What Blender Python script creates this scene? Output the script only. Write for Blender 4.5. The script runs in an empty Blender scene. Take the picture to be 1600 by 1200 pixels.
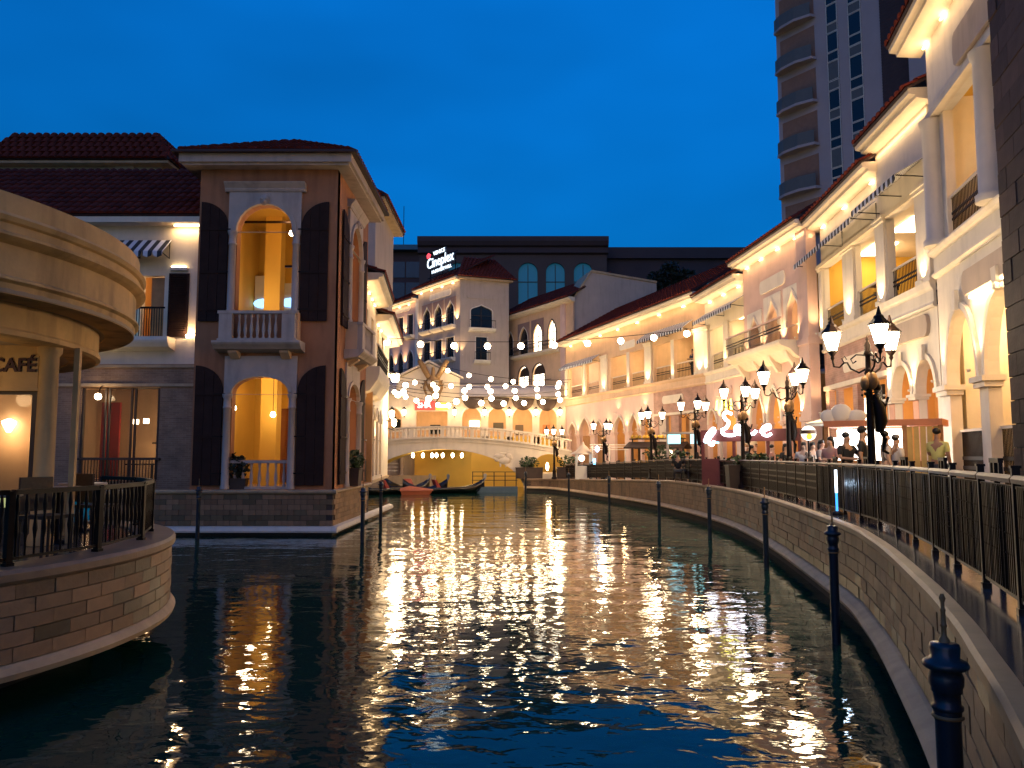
import bpy, math, random
from mathutils import Vector, Matrix, geometry
R = math.radians
PI = math.pi
random.seed(7)
S = bpy.context.scene
C = S.collection

# ------------------------------------------------------------------ camera
cd = bpy.data.cameras.new('camera'); cam = bpy.data.objects.new('camera', cd); C.objects.link(cam)
cam.location = (0, 0, 2.6); cam.rotation_euler = (R(90 + 5.2), 0, 0)
cd.sensor_width = 36; cd.lens = 36 * 1230 / 1600; cd.clip_start = .05; cd.clip_end = 2000
S.camera = cam
# ------------------------------------------------------------------ sky, blue hour
W = bpy.data.worlds.new('World'); S.world = W; W.use_nodes = True
wn = W.node_tree.nodes; wl = W.node_tree.links
bg = wn['Background']
sky = wn.new('ShaderNodeTexSky'); sky.sky_type = 'NISHITA'; sky.sun_disc = False
sky.sun_elevation = R(10.0); sky.sun_rotation = R(194); sky.altitude = 0; sky.ozone_density = 6; sky.air_density = 1.0; sky.dust_density = .2
tint = wn.new('ShaderNodeMix'); tint.data_type = 'RGBA'; tint.blend_type = 'MULTIPLY'; tint.inputs[0].default_value = 1
tint.inputs[7].default_value = (.015, .68, 1.0, 1)
wtc = wn.new('ShaderNodeTexCoord'); wmp = wn.new('ShaderNodeMapping'); wmp.inputs['Scale'].default_value = (1.2, 1.2, 3.0)
wnz = wn.new('ShaderNodeTexNoise'); wnz.inputs['Scale'].default_value = 1.6; wnz.inputs['Detail'].default_value = 3
wrp = wn.new('ShaderNodeMapRange'); wrp.inputs[1].default_value = .35; wrp.inputs[2].default_value = .7; wrp.inputs[3].default_value = .80; wrp.inputs[4].default_value = 1.12
cl = wn.new('ShaderNodeMix'); cl.data_type = 'RGBA'; cl.blend_type = 'MULTIPLY'; cl.inputs[0].default_value = 1
wl.new(wtc.outputs['Generated'], wmp.inputs[0]); wl.new(wmp.outputs[0], wnz.inputs[0]); wl.new(wnz.outputs[0], wrp.inputs[0])
wsp = wn.new('ShaderNodeSeparateXYZ'); wl.new(wtc.outputs['Generated'], wsp.inputs[0])
wgr = wn.new('ShaderNodeMapRange'); wgr.inputs[1].default_value = .12; wgr.inputs[2].default_value = .6; wgr.inputs[3].default_value = .42; wgr.inputs[4].default_value = 2.25; wl.new(wsp.outputs[2], wgr.inputs[0])
grd = wn.new('ShaderNodeMix'); grd.data_type = 'RGBA'; grd.blend_type = 'MULTIPLY'; grd.inputs[0].default_value = 1
wl.new(sky.outputs[0], grd.inputs[6]); wl.new(wgr.outputs[0], grd.inputs[7]); wl.new(grd.outputs[2], tint.inputs[6]); wl.new(tint.outputs[2], cl.inputs[6]); wl.new(wrp.outputs[0], cl.inputs[7]); wl.new(cl.outputs[2], bg.inputs[0])
bg.inputs[1].default_value = .12
sd = bpy.data.lights.new('sun', 'SUN'); sun = bpy.data.objects.new('sun', sd); C.objects.link(sun)
sd.energy = .30; sd.angle = R(60); sd.color = (1, .50, .30); sun.rotation_euler = (R(74), 0, R(-14))   # last afterglow from behind the viewer
S.view_settings.view_transform = 'Standard'; S.view_settings.look = 'None'
S.view_settings.exposure = 0; S.view_settings.gamma = 1
S.render.engine = 'CYCLES'
S.cycles.use_denoising = True; S.cycles.max_bounces = 4; S.cycles.diffuse_bounces = 2; S.cycles.glossy_bounces = 2; S.cycles.use_adaptive_sampling = True; S.cycles.adaptive_threshold = .03
S.cycles.transmission_bounces = 2; S.cycles.transparent_max_bounces = 6
S.cycles.sample_clamp_indirect = 6; S.cycles.caustics_reflective = False; S.cycles.caustics_refractive = False
S.cycles.blur_glossy = .3
WARM = (1, .66, .33); WARM2 = (1, .74, .45); COOL = (.55, .75, 1)

# ------------------------------------------------------------------ materials
MATS = {}
def mat(name, col, rough=.75, var=.18, scale=2.5, bump=.12, metal=0., rnd=0., stain=0., coat=0., spec=.4):
    if name in MATS: return MATS[name]
    m = bpy.data.materials.new(name); m.use_nodes = True; n = m.node_tree.nodes; l = m.node_tree.links
    p = n['Principled BSDF']; p.inputs['Roughness'].default_value = rough; p.inputs['Metallic'].default_value = metal
    p.inputs['Specular IOR Level'].default_value = spec
    p.inputs['Coat Weight'].default_value = coat
    tc = n.new('ShaderNodeTexCoord')
    nz = n.new('ShaderNodeTexNoise'); nz.inputs['Scale'].default_value = scale; nz.inputs['Detail'].default_value = 5; nz.inputs['Roughness'].default_value = .65
    l.new(tc.outputs['Object'], nz.inputs['Vector'])
    mr = n.new('ShaderNodeMapRange'); mr.inputs[1].default_value = .25; mr.inputs[2].default_value = .75
    mr.inputs[3].default_value = 1 - var; mr.inputs[4].default_value = 1 + var * .6
    l.new(nz.outputs[0], mr.inputs[0])
    mx = n.new('ShaderNodeMix'); mx.data_type = 'RGBA'; mx.blend_type = 'MULTIPLY'; mx.inputs[0].default_value = 1
    mx.inputs[6].default_value = (*col, 1); l.new(mr.outputs[0], mx.inputs[7])
    out = mx.outputs[2]
    if stain:   # streaky water stains running down
        mp = n.new('ShaderNodeMapping'); mp.inputs['Scale'].default_value = (2.2, 2.2, .35); l.new(tc.outputs['Object'], mp.inputs[0])
        n2 = n.new('ShaderNodeTexNoise'); n2.inputs['Scale'].default_value = 1.3; n2.inputs['Detail'].default_value = 6; l.new(mp.outputs[0], n2.inputs[0])
        r2 = n.new('ShaderNodeMapRange'); r2.inputs[1].default_value = .5; r2.inputs[2].default_value = .72; r2.inputs[3].default_value = 1; r2.inputs[4].default_value = 1 - stain
        l.new(n2.outputs[0], r2.inputs[0])
        m2 = n.new('ShaderNodeMix'); m2.data_type = 'RGBA'; m2.blend_type = 'MULTIPLY'; m2.inputs[0].default_value = 1
        l.new(out, m2.inputs[6]); l.new(r2.outputs[0], m2.inputs[7]); out = m2.outputs[2]
    if rnd:
        oi = n.new('ShaderNodeObjectInfo'); r3 = n.new('ShaderNodeMapRange'); r3.inputs[3].default_value = 1 - rnd; r3.inputs[4].default_value = 1 + rnd
        l.new(oi.outputs['Random'], r3.inputs[0])
        m3 = n.new('ShaderNodeMix'); m3.data_type = 'RGBA'; m3.blend_type = 'MULTIPLY'; m3.inputs[0].default_value = 1
        l.new(out, m3.inputs[6]); l.new(r3.outputs[0], m3.inputs[7]); out = m3.outputs[2]
    l.new(out, p.inputs['Base Color'])
    if bump:
        b = n.new('ShaderNodeBump'); b.inputs['Strength'].default_value = bump; b.inputs['Distance'].default_value = .02
        n4 = n.new('ShaderNodeTexNoise'); n4.inputs['Scale'].default_value = scale * 9; n4.inputs['Detail'].default_value = 3
        l.new(tc.outputs['Object'], n4.inputs[0]); l.new(n4.outputs[0], b.inputs['Height']); l.new(b.outputs[0], p.inputs['Normal'])
    MATS[name] = m; return m
def brickmat(name, c1, c2, mortar, bw, bh, rot=True):
    if name in MATS: return MATS[name]
    m = bpy.data.materials.new(name); m.use_nodes = True; n = m.node_tree.nodes; l = m.node_tree.links
    p = n['Principled BSDF']; p.inputs['Roughness'].default_value = .85
    tc = n.new('ShaderNodeTexCoord'); sp = n.new('ShaderNodeSeparateXYZ'); cb = n.new('ShaderNodeCombineXYZ'); ad = n.new('ShaderNodeMath')
    l.new(tc.outputs['Object'], sp.inputs[0]); l.new(sp.outputs[0], ad.inputs[0]); l.new(sp.outputs[1], ad.inputs[1])
    l.new(ad.outputs[0], cb.inputs[0]); l.new(sp.outputs[2], cb.inputs[1])
    b = n.new('ShaderNodeTexBrick'); b.inputs['Scale'].default_value = 1; b.inputs['Brick Width'].default_value = bw; b.inputs['Row Height'].default_value = bh
    b.inputs['Mortar Size'].default_value = bh * .07; b.inputs['Color1'].default_value = (*c1, 1); b.inputs['Color2'].default_value = (*c2, 1); b.inputs['Mortar'].default_value = (*mortar, 1)
    l.new(cb.outputs[0], b.inputs['Vector'])
    nz = n.new('ShaderNodeTexNoise'); nz.inputs['Scale'].default_value = 1.7; nz.inputs['Detail'].default_value = 5; l.new(tc.outputs['Object'], nz.inputs[0])
    mr = n.new('ShaderNodeMapRange'); mr.inputs[1].default_value = .3; mr.inputs[2].default_value = .7; mr.inputs[3].default_value = .7; mr.inputs[4].default_value = 1.15; l.new(nz.outputs[0], mr.inputs[0])
    mx = n.new('ShaderNodeMix'); mx.data_type = 'RGBA'; mx.blend_type = 'MULTIPLY'; mx.inputs[0].default_value = 1
    l.new(b.outputs['Color'], mx.inputs[6]); l.new(mr.outputs[0], mx.inputs[7]); l.new(mx.outputs[2], p.inputs['Base Color'])
    bp = n.new('ShaderNodeBump'); bp.inputs['Strength'].default_value = .5; bp.inputs['Distance'].default_value = .02; bp.invert = True
    l.new(b.outputs['Fac'], bp.inputs['Height']); l.new(bp.outputs[0], p.inputs['Normal'])
    MATS[name] = m; return m
def emit(name, col, strength, nee=False):
    if name in MATS: return MATS[name]
    m = bpy.data.materials.new(name); m.use_nodes = True; n = m.node_tree.nodes
    p = n['Principled BSDF']; p.inputs['Base Color'].default_value = (*[min(1, c * .8) for c in col], 1); p.inputs['Roughness'].default_value = .4
    p.inputs['Emission Color'].default_value = (*col, 1); p.inputs['Emission Strength'].default_value = strength
    m.cycles.emission_sampling = 'AUTO' if nee else 'NONE'
    MATS[name] = m; return m
def glassmat(name, col, rough=.06, alpha=1.):
    if name in MATS: return MATS[name]
    m = bpy.data.materials.new(name); m.use_nodes = True; p = m.node_tree.nodes['Principled BSDF']
    p.inputs['Base Color'].default_value = (*col, 1); p.inputs['Roughness'].default_value = rough; p.inputs['Specular IOR Level'].default_value = .5
    p.inputs['Alpha'].default_value = alpha
    MATS[name] = m; return m
def stripemat(name, c1, c2, period):
    if name in MATS: return MATS[name]
    m = bpy.data.materials.new(name); m.use_nodes = True; n = m.node_tree.nodes; l = m.node_tree.links; p = n['Principled BSDF']; p.inputs['Roughness'].default_value = .8
    tc = n.new('ShaderNodeTexCoord'); sp = n.new('ShaderNodeSeparateXYZ'); l.new(tc.outputs['Object'], sp.inputs[0])
    mo = n.new('ShaderNodeMath'); mo.operation = 'PINGPONG'; mo.inputs[1].default_value = period; l.new(sp.outputs[0], mo.inputs[0])
    gt = n.new('ShaderNodeMath'); gt.operation = 'GREATER_THAN'; gt.inputs[1].default_value = period / 2; l.new(mo.outputs[0], gt.inputs[0])
    mx = n.new('ShaderNodeMix'); mx.data_type = 'RGBA'; mx.inputs[6].default_value = (*c1, 1); mx.inputs[7].default_value = (*c2, 1); l.new(gt.outputs[0], mx.inputs[0]); l.new(mx.outputs[2], p.inputs['Base Color'])
    MATS[name] = m; return m

CREAM = mat('cream_paint', (.78, .66, .50), .7, .10, 1.2, .08, stain=.10)
WHITE = mat('white_paint', (.80, .71, .58), .65, .10, 1.5, .06, stain=.12)
PEACH = mat('peach_paint', (.74, .48, .28), .7, .16, .9, .08, stain=.10)
PINK = mat('pink_paint', (.74, .50, .40), .7, .12, 1.0, .08, stain=.10)
ORANGE = mat('orange_paint', (.70, .36, .12), .7, .12, 1.0, .08)
CORAL = mat('coral_paint', (.72, .22, .10), .6, .1, 1.0, .06)
YELLOW = mat('yellow_paint', (.78, .46, .07), .7, .08, .8, .05)
YELLOW2 = mat('bright_yellow_paint', (.85, .56, .05), .7, .08, .8, .05)
MAUVE = mat('brown_pink_plaster', (.44, .18, .075), .8, .22, .8, .15, stain=.32)
GREYW = mat('grey_white_plaster', (.52, .41, .32), .75, .12, .8, .1, stain=.15)
STONE = mat('pale_stone', (.52, .36, .20), .7, .22, 2.0, .18, stain=.18)
COPING = mat('wet_coping_stone', (.27, .165, .09), .5, .3, 1.6, .15, stain=.2)
BLOCK = mat('stone_block', (.30, .17, .085), .55, .38, 2.2, .25, rnd=.30, stain=.6)
BLOCKW = mat('damp_stone_block', (.15, .10, .052), .4, .4, 2.2, .25, rnd=.3, stain=.5)
BLOCKR = mat('dark_cladding_stone', (.15, .075, .045), .75, .35, 2.0, .3, rnd=.35, spec=.2)
JOINT = mat('dark_mortar', (.06, .048, .04), .9, .2, 3, .1)
TILE = mat('clay_roof_tile', (.16, .030, .018), .8, .3, 2, .15, rnd=.28, spec=.05)
IRON = mat('black_iron', (.012, .006, .004), .45, .2, 6, .05, spec=.15)
IRONB = mat('bronze_rail', (.13, .075, .045), .45, .2, 4, .05, spec=.3)
SHUT = mat('dark_shutter_wood', (.040, .021, .016), .75, .3, 3, .2, spec=.1)
DKWOOD = mat('dark_wood', (.05, .028, .017), .55, .3, 3, .15)
TIMBER = mat('orange_timber', (.42, .20, .07), .6, .3, 2.5, .15)
POLEB = mat('blue_pole_paint', (.014, .022, .032), .4, .25, 5, .08, coat=.3)
GOLD = mat('gilt', (.55, .36, .10), .4, .2, 4, .05, metal=.7)
BRASS = mat('aged_brass', (.26, .14, .05), .5, .25, 6, .05, spec=.4)
BRICKR = brickmat('thin_red_brick', (.42, .20, .13), (.34, .16, .10), (.40, .30, .24), .24, .075)
BRICKG = brickmat('thin_grey_brick', (.36, .21, .12), (.27, .155, .09), (.40, .27, .17), .24, .065)
BRICKP = brickmat('pink_brick', (.52, .29, .21), (.46, .25, .18), (.50, .36, .28), .26, .08)
CONC = mat('dark_concrete', (.09, .055, .05), .8, .15, .3, .05)
CONCB = mat('beige_concrete', (.13, .08, .06), .8, .15, .3, .05)
TOWERW = mat('tower_paint', (.42, .34, .32), .75, .1, .4, .03)
GLASSD = glassmat('dark_glass', (.015, .02, .025))
GLASSB = emit('blue_lit_glass', (.01, .18, .30), .22)
BULB = emit('bulb_glow', (1, .78, .48), 38, True)
LANT = emit('lantern_glow', (1, .78, .48), 16)
STRIP = emit('strip_light', (1, .78, .46), 12)
PANELW = emit('white_lit_panel', (1, .86, .64), 5)
GLOWB = emit('blue_glow', (.25, .55, 1), 2.5)
LEAF = mat('leaf', (.045, .075, .025), .55, .4, 8, .1)
LEAFD = mat('dark_leaf', (.022, .030, .014), .55, .4, 8, .1)
CLOTHG = mat('grey_canvas', (.34, .30, .31), .8, .15, 2, .1)
CLOTHD = mat('dark_brown_canvas', (.075, .05, .04), .8, .2, 2, .1)
STRIPE = stripemat('black_white_stripe', (.03, .03, .035), (.65, .65, .68), .16)

# ------------------------------------------------------------------ helpers
def link(o, parent=None):
    C.objects.link(o)
    if parent is not None: o.parent = parent
    return o
def tag(o, label=None, cat=None, group=None, kind=None):
    if label: o['label'] = label
    if cat: o['category'] = cat
    if group: o['group'] = group
    if kind: o['kind'] = kind
    return o
def thing(name, label, cat, loc=(0, 0, 0), rz=0., group=None):
    o = bpy.data.objects.new(name, None); o.empty_display_size = .3; o.location = loc; o.rotation_euler = (0, 0, rz); C.objects.link(o)
    return tag(o, label, cat, group)
def clone(root, loc, rz=0., label=None):
    def rec(o, par):
        c = o.copy(); link(c, par)
        for ch in o.children: rec(ch, c)
        return c
    c = rec(root, None); c.location = loc; c.rotation_euler = (0, 0, rz)
    if label: c['label'] = label
    return c
def pt_light(parent, loc, watts, col=WARM, r=.08, name='lamp_light'):
    d = bpy.data.lights.new(name, 'POINT'); d.energy = watts; d.color = col; d.shadow_soft_size = r
    o = bpy.data.objects.new(name, d); link(o, parent); o.location = loc; return o
def spot(parent, loc, rot, watts, ang=80, blend=.6, col=WARM, r=.06):
    d = bpy.data.lights.new('spot_light', 'SPOT'); d.energy = watts; d.color = col; d.shadow_soft_size = r; d.spot_size = R(ang); d.spot_blend = blend
    o = bpy.data.objects.new('spot_light', d); link(o, parent); o.location = loc; o.rotation_euler = rot; return o
def area(parent, loc, rot, sx, sy, watts, col=WARM):
    d = bpy.data.lights.new('strip_glow', 'AREA'); d.shape = 'RECTANGLE'; d.size = sx; d.size_y = sy; d.energy = watts; d.color = col
    o = bpy.data.objects.new('strip_glow', d); link(o, parent); o.location = loc; o.rotation_euler = rot; return o

class MB:
    def __init__(s, M=None): s.v = []; s.f = []; s.sm = []; s.M = M
    def add(s, vs, fs, smooth=False):
        k = len(s.v)
        for v in vs:
            v = Vector(v); s.v.append(tuple(s.M @ v) if s.M is not None else tuple(v))
        for f in fs: s.f.append(tuple(i + k for i in f)); s.sm.append(smooth)
        return s
    def bx(s, x0, x1, y0, y1, z0, z1):
        return s.add([(x0, y0, z0), (x1, y0, z0), (x1, y1, z0), (x0, y1, z0), (x0, y0, z1), (x1, y0, z1), (x1, y1, z1), (x0, y1, z1)],
              [(0, 3, 2, 1), (4, 5, 6, 7), (0, 1, 5, 4), (1, 2, 6, 5), (2, 3, 7, 6), (3, 0, 4, 7)])
    def cb(s, c, sz): return s.bx(c[0] - sz[0] / 2, c[0] + sz[0] / 2, c[1] - sz[1] / 2, c[1] + sz[1] / 2, c[2] - sz[2] / 2, c[2] + sz[2] / 2)
    def hexa(s, a, b):   # two quads -> box
        return s.add(list(a) + list(b), [(0, 3, 2, 1), (4, 5, 6, 7), (0, 1, 5, 4), (1, 2, 6, 5), (2, 3, 7, 6), (3, 0, 4, 7)])
    def prism(s, poly, axis, a, b):
        n = len(poly)
        mk = {'x': lambda p, t: (t, p[0], p[1]), 'y': lambda p, t: (p[0], t, p[1]), 'z': lambda p, t: (p[0], p[1], t)}[axis]
        return s.add([mk(p, a) for p in poly] + [mk(p, b) for p in poly],
              [tuple(range(n))[::-1], tuple(range(n, 2 * n))] + [(i, (i + 1) % n, n + (i + 1) % n, n + i) for i in range(n)])
    def tube(s, pts, r, n=6, caps=True):
        pts = [Vector(p) for p in pts]; k = len(pts); rr = r if isinstance(r, (list, tuple)) else [r] * k
        vs = []; up = Vector((0, 0, 1))
        for i, p in enumerate(pts):
            t = (pts[min(i + 1, k - 1)] - pts[max(i - 1, 0)]).normalized()
            a = t.cross(up) if abs(t.z) < .95 else t.cross(Vector((0, 1, 0)))
            a.normalize(); b = t.cross(a)
            for j in range(n):
                th = 2 * PI * j / n; vs.append(p + (a * math.cos(th) + b * math.sin(th)) * rr[i])
        fs = [(i * n + j, i * n + (j + 1) % n, (i + 1) * n + (j + 1) % n, (i + 1) * n + j) for i in range(k - 1) for j in range(n)]
        s.add(vs, fs, True)
        if caps: s.add(vs[:n], [tuple(range(n))]); s.add(vs[-n:], [tuple(range(n))])
        return s
    def lathe(s, prof, n=12, c=(0, 0, 0), smooth=True):
        vs = [(c[0] + r * math.cos(2 * PI * j / n), c[1] + r * math.sin(2 * PI * j / n), c[2] + z) for r, z in prof for j in range(n)]
        k = len(prof)
        s.add(vs, [(i * n + j, i * n + (j + 1) % n, (i + 1) * n + (j + 1) % n, (i + 1) * n + j) for i in range(k - 1) for j in range(n)], smooth)
        s.add(vs[:n], [tuple(range(n))[::-1]]); s.add(vs[-n:], [tuple(range(n))]); return s
    def ball(s, c, r, n=10, m=6, sc=(1, 1, 1)):
        vs = []
        for i in range(m + 1):
            ph = PI * i / m
            for j in range(n):
                th = 2 * PI * j / n
                vs.append((c[0] + r * sc[0] * math.sin(ph) * math.cos(th), c[1] + r * sc[1] * math.sin(ph) * math.sin(th), c[2] + r * sc[2] * math.cos(ph)))
        return s.add(vs, [(i * n + j, (i + 1) * n + j, (i + 1) * n + (j + 1) % n, i * n + (j + 1) % n) for i in range(m) for j in range(n)], True)
    def wall(s, outer, holes, y0, y1):
        loops = [outer] + holes; flat = [p for L in loops for p in L]; n = len(flat)
        tris = geometry.tessellate_polygon([[Vector((p[0], p[1], 0)) for p in L] for L in loops])
        vs = [(p[0], y0, p[1]) for p in flat] + [(p[0], y1, p[1]) for p in flat]
        fs = [tuple(t) for t in tris] + [tuple(i + n for i in t)[::-1] for t in tris]
        k = 0
        for L in loops:
            m = len(L); fs += [(k + i, k + (i + 1) % m, n + k + (i + 1) % m, n + k + i) for i in range(m)]; k += m
        return s.add(vs, fs)
    def ring(s, curve, w, y0, y1, closed=False):   # raised band following a curve (x,z)
        k = len(curve); P = [Vector(c) for c in curve]; out = []
        for i, p in enumerate(P):
            if closed: t = P[(i + 1) % k] - P[i - 1]
            else: t = P[min(i + 1, k - 1)] - P[max(i - 1, 0)]
            nn = Vector((t.y, -t.x)).normalized(); out.append(p + nn * w)
        vs = []
        for a, b in zip(P, out): vs += [(a.x, y0, a.y), (b.x, y0, b.y), (b.x, y1, b.y), (a.x, y1, a.y)]
        fs = []
        for i in range(k if closed else k - 1):
            j = (i + 1) % k
            fs += [(4 * i + q, 4 * j + q, 4 * j + (q + 1) % 4, 4 * i + (q + 1) % 4) for q in range(4)]
        if not closed: fs += [(0, 1, 2, 3), (4 * k - 4, 4 * k - 1, 4 * k - 2, 4 * k - 3)]
        return s.add(vs, fs)
    def mesh(s, name, m):
        me = bpy.data.meshes.new(name); me.from_pydata(s.v, [], s.f)
        me.polygons.foreach_set('use_smooth', s.sm); me.materials.append(m); me.update(); return me
    def build(s, name, m, parent=None, loc=None):
        o = bpy.data.objects.new(name, s.mesh(name, m)); link(o, parent)
        if loc: o.location = loc
        return o
def inst(me, name, parent, loc=(0, 0, 0), rot=(0, 0, 0), sc=(1, 1, 1)):
    o = bpy.data.objects.new(name, me); link(o, parent); o.location = loc; o.rotation_euler = rot; o.scale = sc; return o
OG = [(0, 1), (.18, .98), (.36, .88), (.52, .70), (.66, .46), (.78, .26), (.9, .11), (1, 0)]
PTD = [(0, 1), (.25, .95), (.5, .80), (.72, .55), (.88, .28), (1, 0)]
def acurve(x0, x1, zs, rise, kind='round', n=12):     # from right spring over the top to left spring
    cx, w = (x0 + x1) / 2, (x1 - x0) / 2
    if kind == 'round': return [(cx + w * math.cos(PI * i / n), zs + rise * math.sin(PI * i / n)) for i in range(n + 1)]
    T = OG if kind == 'ogee' else PTD
    return [(cx + w * f, zs + rise * h) for h, f in T] + [(cx - w * f, zs + rise * h) for h, f in T[::-1][1:]]
def arch(x0, x1, z0, zs, rise, kind='round', n=12): return [(x0, z0), (x1, z0)] + acurve(x0, x1, zs, rise, kind, n)
def rect(x0, x1, z0, z1): return [(x0, z0), (x1, z0), (x1, z1), (x0, z1)]
def sweep(mb, path, prof, nrm=None):      # path: 2D plan points (list of Vector), prof: (offset to the left, z) closed polygon; z may be f(i)
    k = len(path); m = len(prof); vs = []
    for i, p in enumerate(path):
        t = (path[min(i + 1, k - 1)][0] - path[max(i - 1, 0)][0], path[min(i + 1, k - 1)][1] - path[max(i - 1, 0)][1]); L = math.hypot(*t)
        nx, ny = -t[1] / L, t[0] / L; zz = p[2] if len(p) > 2 else 0
        for o, z in prof: vs.append((p[0] + nx * o, p[1] + ny * o, z if callable(z) is False and z < .6 else z + zz))
    fs = [(i * m + j, i * m + (j + 1) % m, (i + 1) * m + (j + 1) % m, (i + 1) * m + j) for i in range(k - 1) for j in range(m)]
    fs += [tuple(range(m)), tuple(range((k - 1) * m, k * m))]
    return mb.add(vs, fs)
def catmull(P, n):
    out = []; P = [P[0]] + P + [P[-1]]
    for i in range(1, len(P) - 2):
        for j in range(n):
            t = j / n; a, b, c, d = P[i - 1], P[i], P[i + 1], P[i + 2]
            out.append(tuple(.5 * (2 * b[q] + (c[q] - a[q]) * t + (2 * a[q] - 5 * b[q] + 4 * c[q] - d[q]) * t * t + (3 * b[q] - a[q] - 3 * c[q] + d[q]) * t ** 3) for q in range(2)))
    out.append(P[-2]); return out
def resample(P, step):
    out = [P[0]]; acc = 0.
    for a, b in zip(P, P[1:]):
        L = math.hypot(b[0] - a[0], b[1] - a[1]); pos = step - acc
        while pos <= L: out.append((a[0] + (b[0] - a[0]) * pos / L, a[1] + (b[1] - a[1]) * pos / L)); pos += step
        acc = L - (pos - step)
    return out
def offset(P, o):
    out = []
    for i in range(len(P)):
        a, b = P[max(i - 1, 0)], P[min(i + 1, len(P) - 1)]; L = math.hypot(b[0] - a[0], b[1] - a[1])
        out.append((P[i][0] - (b[1] - a[1]) / L * o, P[i][1] + (b[0] - a[0]) / L * o))
    return out
def pz(y): return 0. if y < 36 else -.55 * min(1, (y - 36) / 21)     # the promenade falls a little towards the bridge
ZP = 1.5

# ================================================================== SETTING: bed, water, promenade
g = MB().add([(-300, -60, -1.4), (300, -60, -1.4), (300, 500, -1.4), (-300, 500, -1.4)], [(0, 1, 2, 3)]).build('canal_bed_ground', mat('mud', (.03, .03, .022), .9))
tag(g, kind='structure')
wm = bpy.data.materials.new('canal_water'); wm.use_nodes = True; n = wm.node_tree.nodes; l = wm.node_tree.links; p = n['Principled BSDF']
p.inputs['Base Color'].default_value = (.006, .040, .026, 1); p.inputs['Roughness'].default_value = .03; p.inputs['IOR'].default_value = 1.33; p.inputs['Specular IOR Level'].default_value = .5
tc = n.new('ShaderNodeTexCoord')
def wave(sx, sy, scale, det, dist):
    mp = n.new('ShaderNodeMapping'); mp.inputs['Scale'].default_value = (sx, sy, 1); mp.inputs['Rotation'].default_value = (0, 0, R(8)); l.new(tc.outputs['Object'], mp.inputs[0])
    nz = n.new('ShaderNodeTexNoise'); nz.inputs['Scale'].default_value = scale; nz.inputs['Detail'].default_value = det; nz.inputs['Roughness'].default_value = .5; nz.inputs['Distortion'].default_value = dist
    l.new(mp.outputs[0], nz.inputs[0]); return nz.outputs[0]
w1 = wave(.55, 1.0, .8, 1, .3); w2 = wave(.7, 1.0, 3.2, 2, .5); w3 = wave(.8, 1, 11, 2, .2)
def mul(a, k):
    q = n.new('ShaderNodeMath'); q.operation = 'MULTIPLY'; q.inputs[1].default_value = k; l.new(a, q.inputs[0]); return q.outputs[0]
def addn(a, b):
    q = n.new('ShaderNodeMath'); q.operation = 'ADD'; l.new(a, q.inputs[0]); l.new(b, q.inputs[1]); return q.outputs[0]
hgt = addn(addn(mul(w1, .17), mul(w2, .046)), mul(w3, .004))
bp = n.new('ShaderNodeBump'); bp.inputs['Strength'].default_value = 1; bp.inputs['Distance'].default_value = .23; l.new(hgt, bp.inputs['Height']); l.new(bp.outputs[0], p.inputs['Normal'])
wt = MB().add([(-30, -25, 0), (14, -25, 0), (14, 110, 0), (-30, 110, 0)], [(0, 1, 2, 3)]).build('canal_water', wm)
tag(wt, kind='structure')

QUAY = [(-1.6, -4), (-.5, -2), (.55, .2), (1.4, 1.8), (2.22, 3.5), (2.7, 4.6), (3.1, 5.55), (3.75, 7.3), (4.85, 10.6), (5.65, 13.9), (7.1, 22.8), (7.5, 30), (6.9, 38.4), (5.5, 45.5), (3.75, 53), (2.6, 56.2), (.9, 57.2)]
QC = catmull(QUAY, 10)
PAVE = mat('wet_paving', (.10, .085, .075), .13, .3, 1.1, .05, spec=.5)
# promenade sheet: from the coping to under the buildings
P3 = [(a[0], a[1], pz(a[1])) for a in QC]
vs = []; fs = []
for i, a in enumerate(P3):
    q = offset(QC, -.36)[i] if False else None
off36 = offset(QC, -.03)
for i, a in enumerate(P3):
    vs += [(off36[i][0], off36[i][1], ZP - .02 + a[2]), (26, max(a[1], -6) + (4 if a[1] > 50 else 0), ZP - .02 + a[2])]
fs = [(2 * i, 2 * i + 1, 2 * i + 3, 2 * i + 2) for i in range(len(P3) - 1)]
tag(MB().add(vs, fs).build('promenade_pavement', PAVE), kind='structure')

# quay wall of the promenade
qw = thing('quay_wall', 'long curving stone quay wall with pale ledge below the promenade railing', 'wall')
mb = MB(); sweep(mb, P3, [(.0, -1.3), (.0, 1.36 - .0), (-.7, 1.36), (-.7, -1.3)]); mb.build('wall_core', JOINT, qw)
mb = MB(); sweep(mb, P3, [(.05, 1.37), (.075, 1.40), (.075, 1.47), (.05, 1.50), (-.05, 1.50), (-.05, 1.37)]); mb.build('coping', COPING, qw)
mb = MB(); sweep(mb, P3, [(.0, .24), (.17, .24), (.19, .30), (.15, .345), (.12, .36), (.05, .40), (.0, .41)]); mb.build('ledge', STONE, qw)
bl = 0.46; rows = 5; rz0 = .42; rh = (1.36 - rz0) / rows
path = resample(QC, bl / 2)
blk = MB().bx(-bl / 2 + .007, bl / 2 - .007, -.04, .022, .006, rh - .006).mesh('stone_block', BLOCK)
blkw = blk.copy(); blkw.materials.clear(); blkw.materials.append(BLOCKW)
far = MB(); cnt = 0; cand = []
for r in range(rows):
    for i in range(2 + r % 2, len(path) - 2, 2):
        a, b = path[i - 1], path[i + 1]; cand.append((path[i][1], r, path[i], math.atan2(b[1] - a[1], b[0] - a[0])))
cand = [c for c in cand if c[0] > 2.2]; cand.sort()
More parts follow.
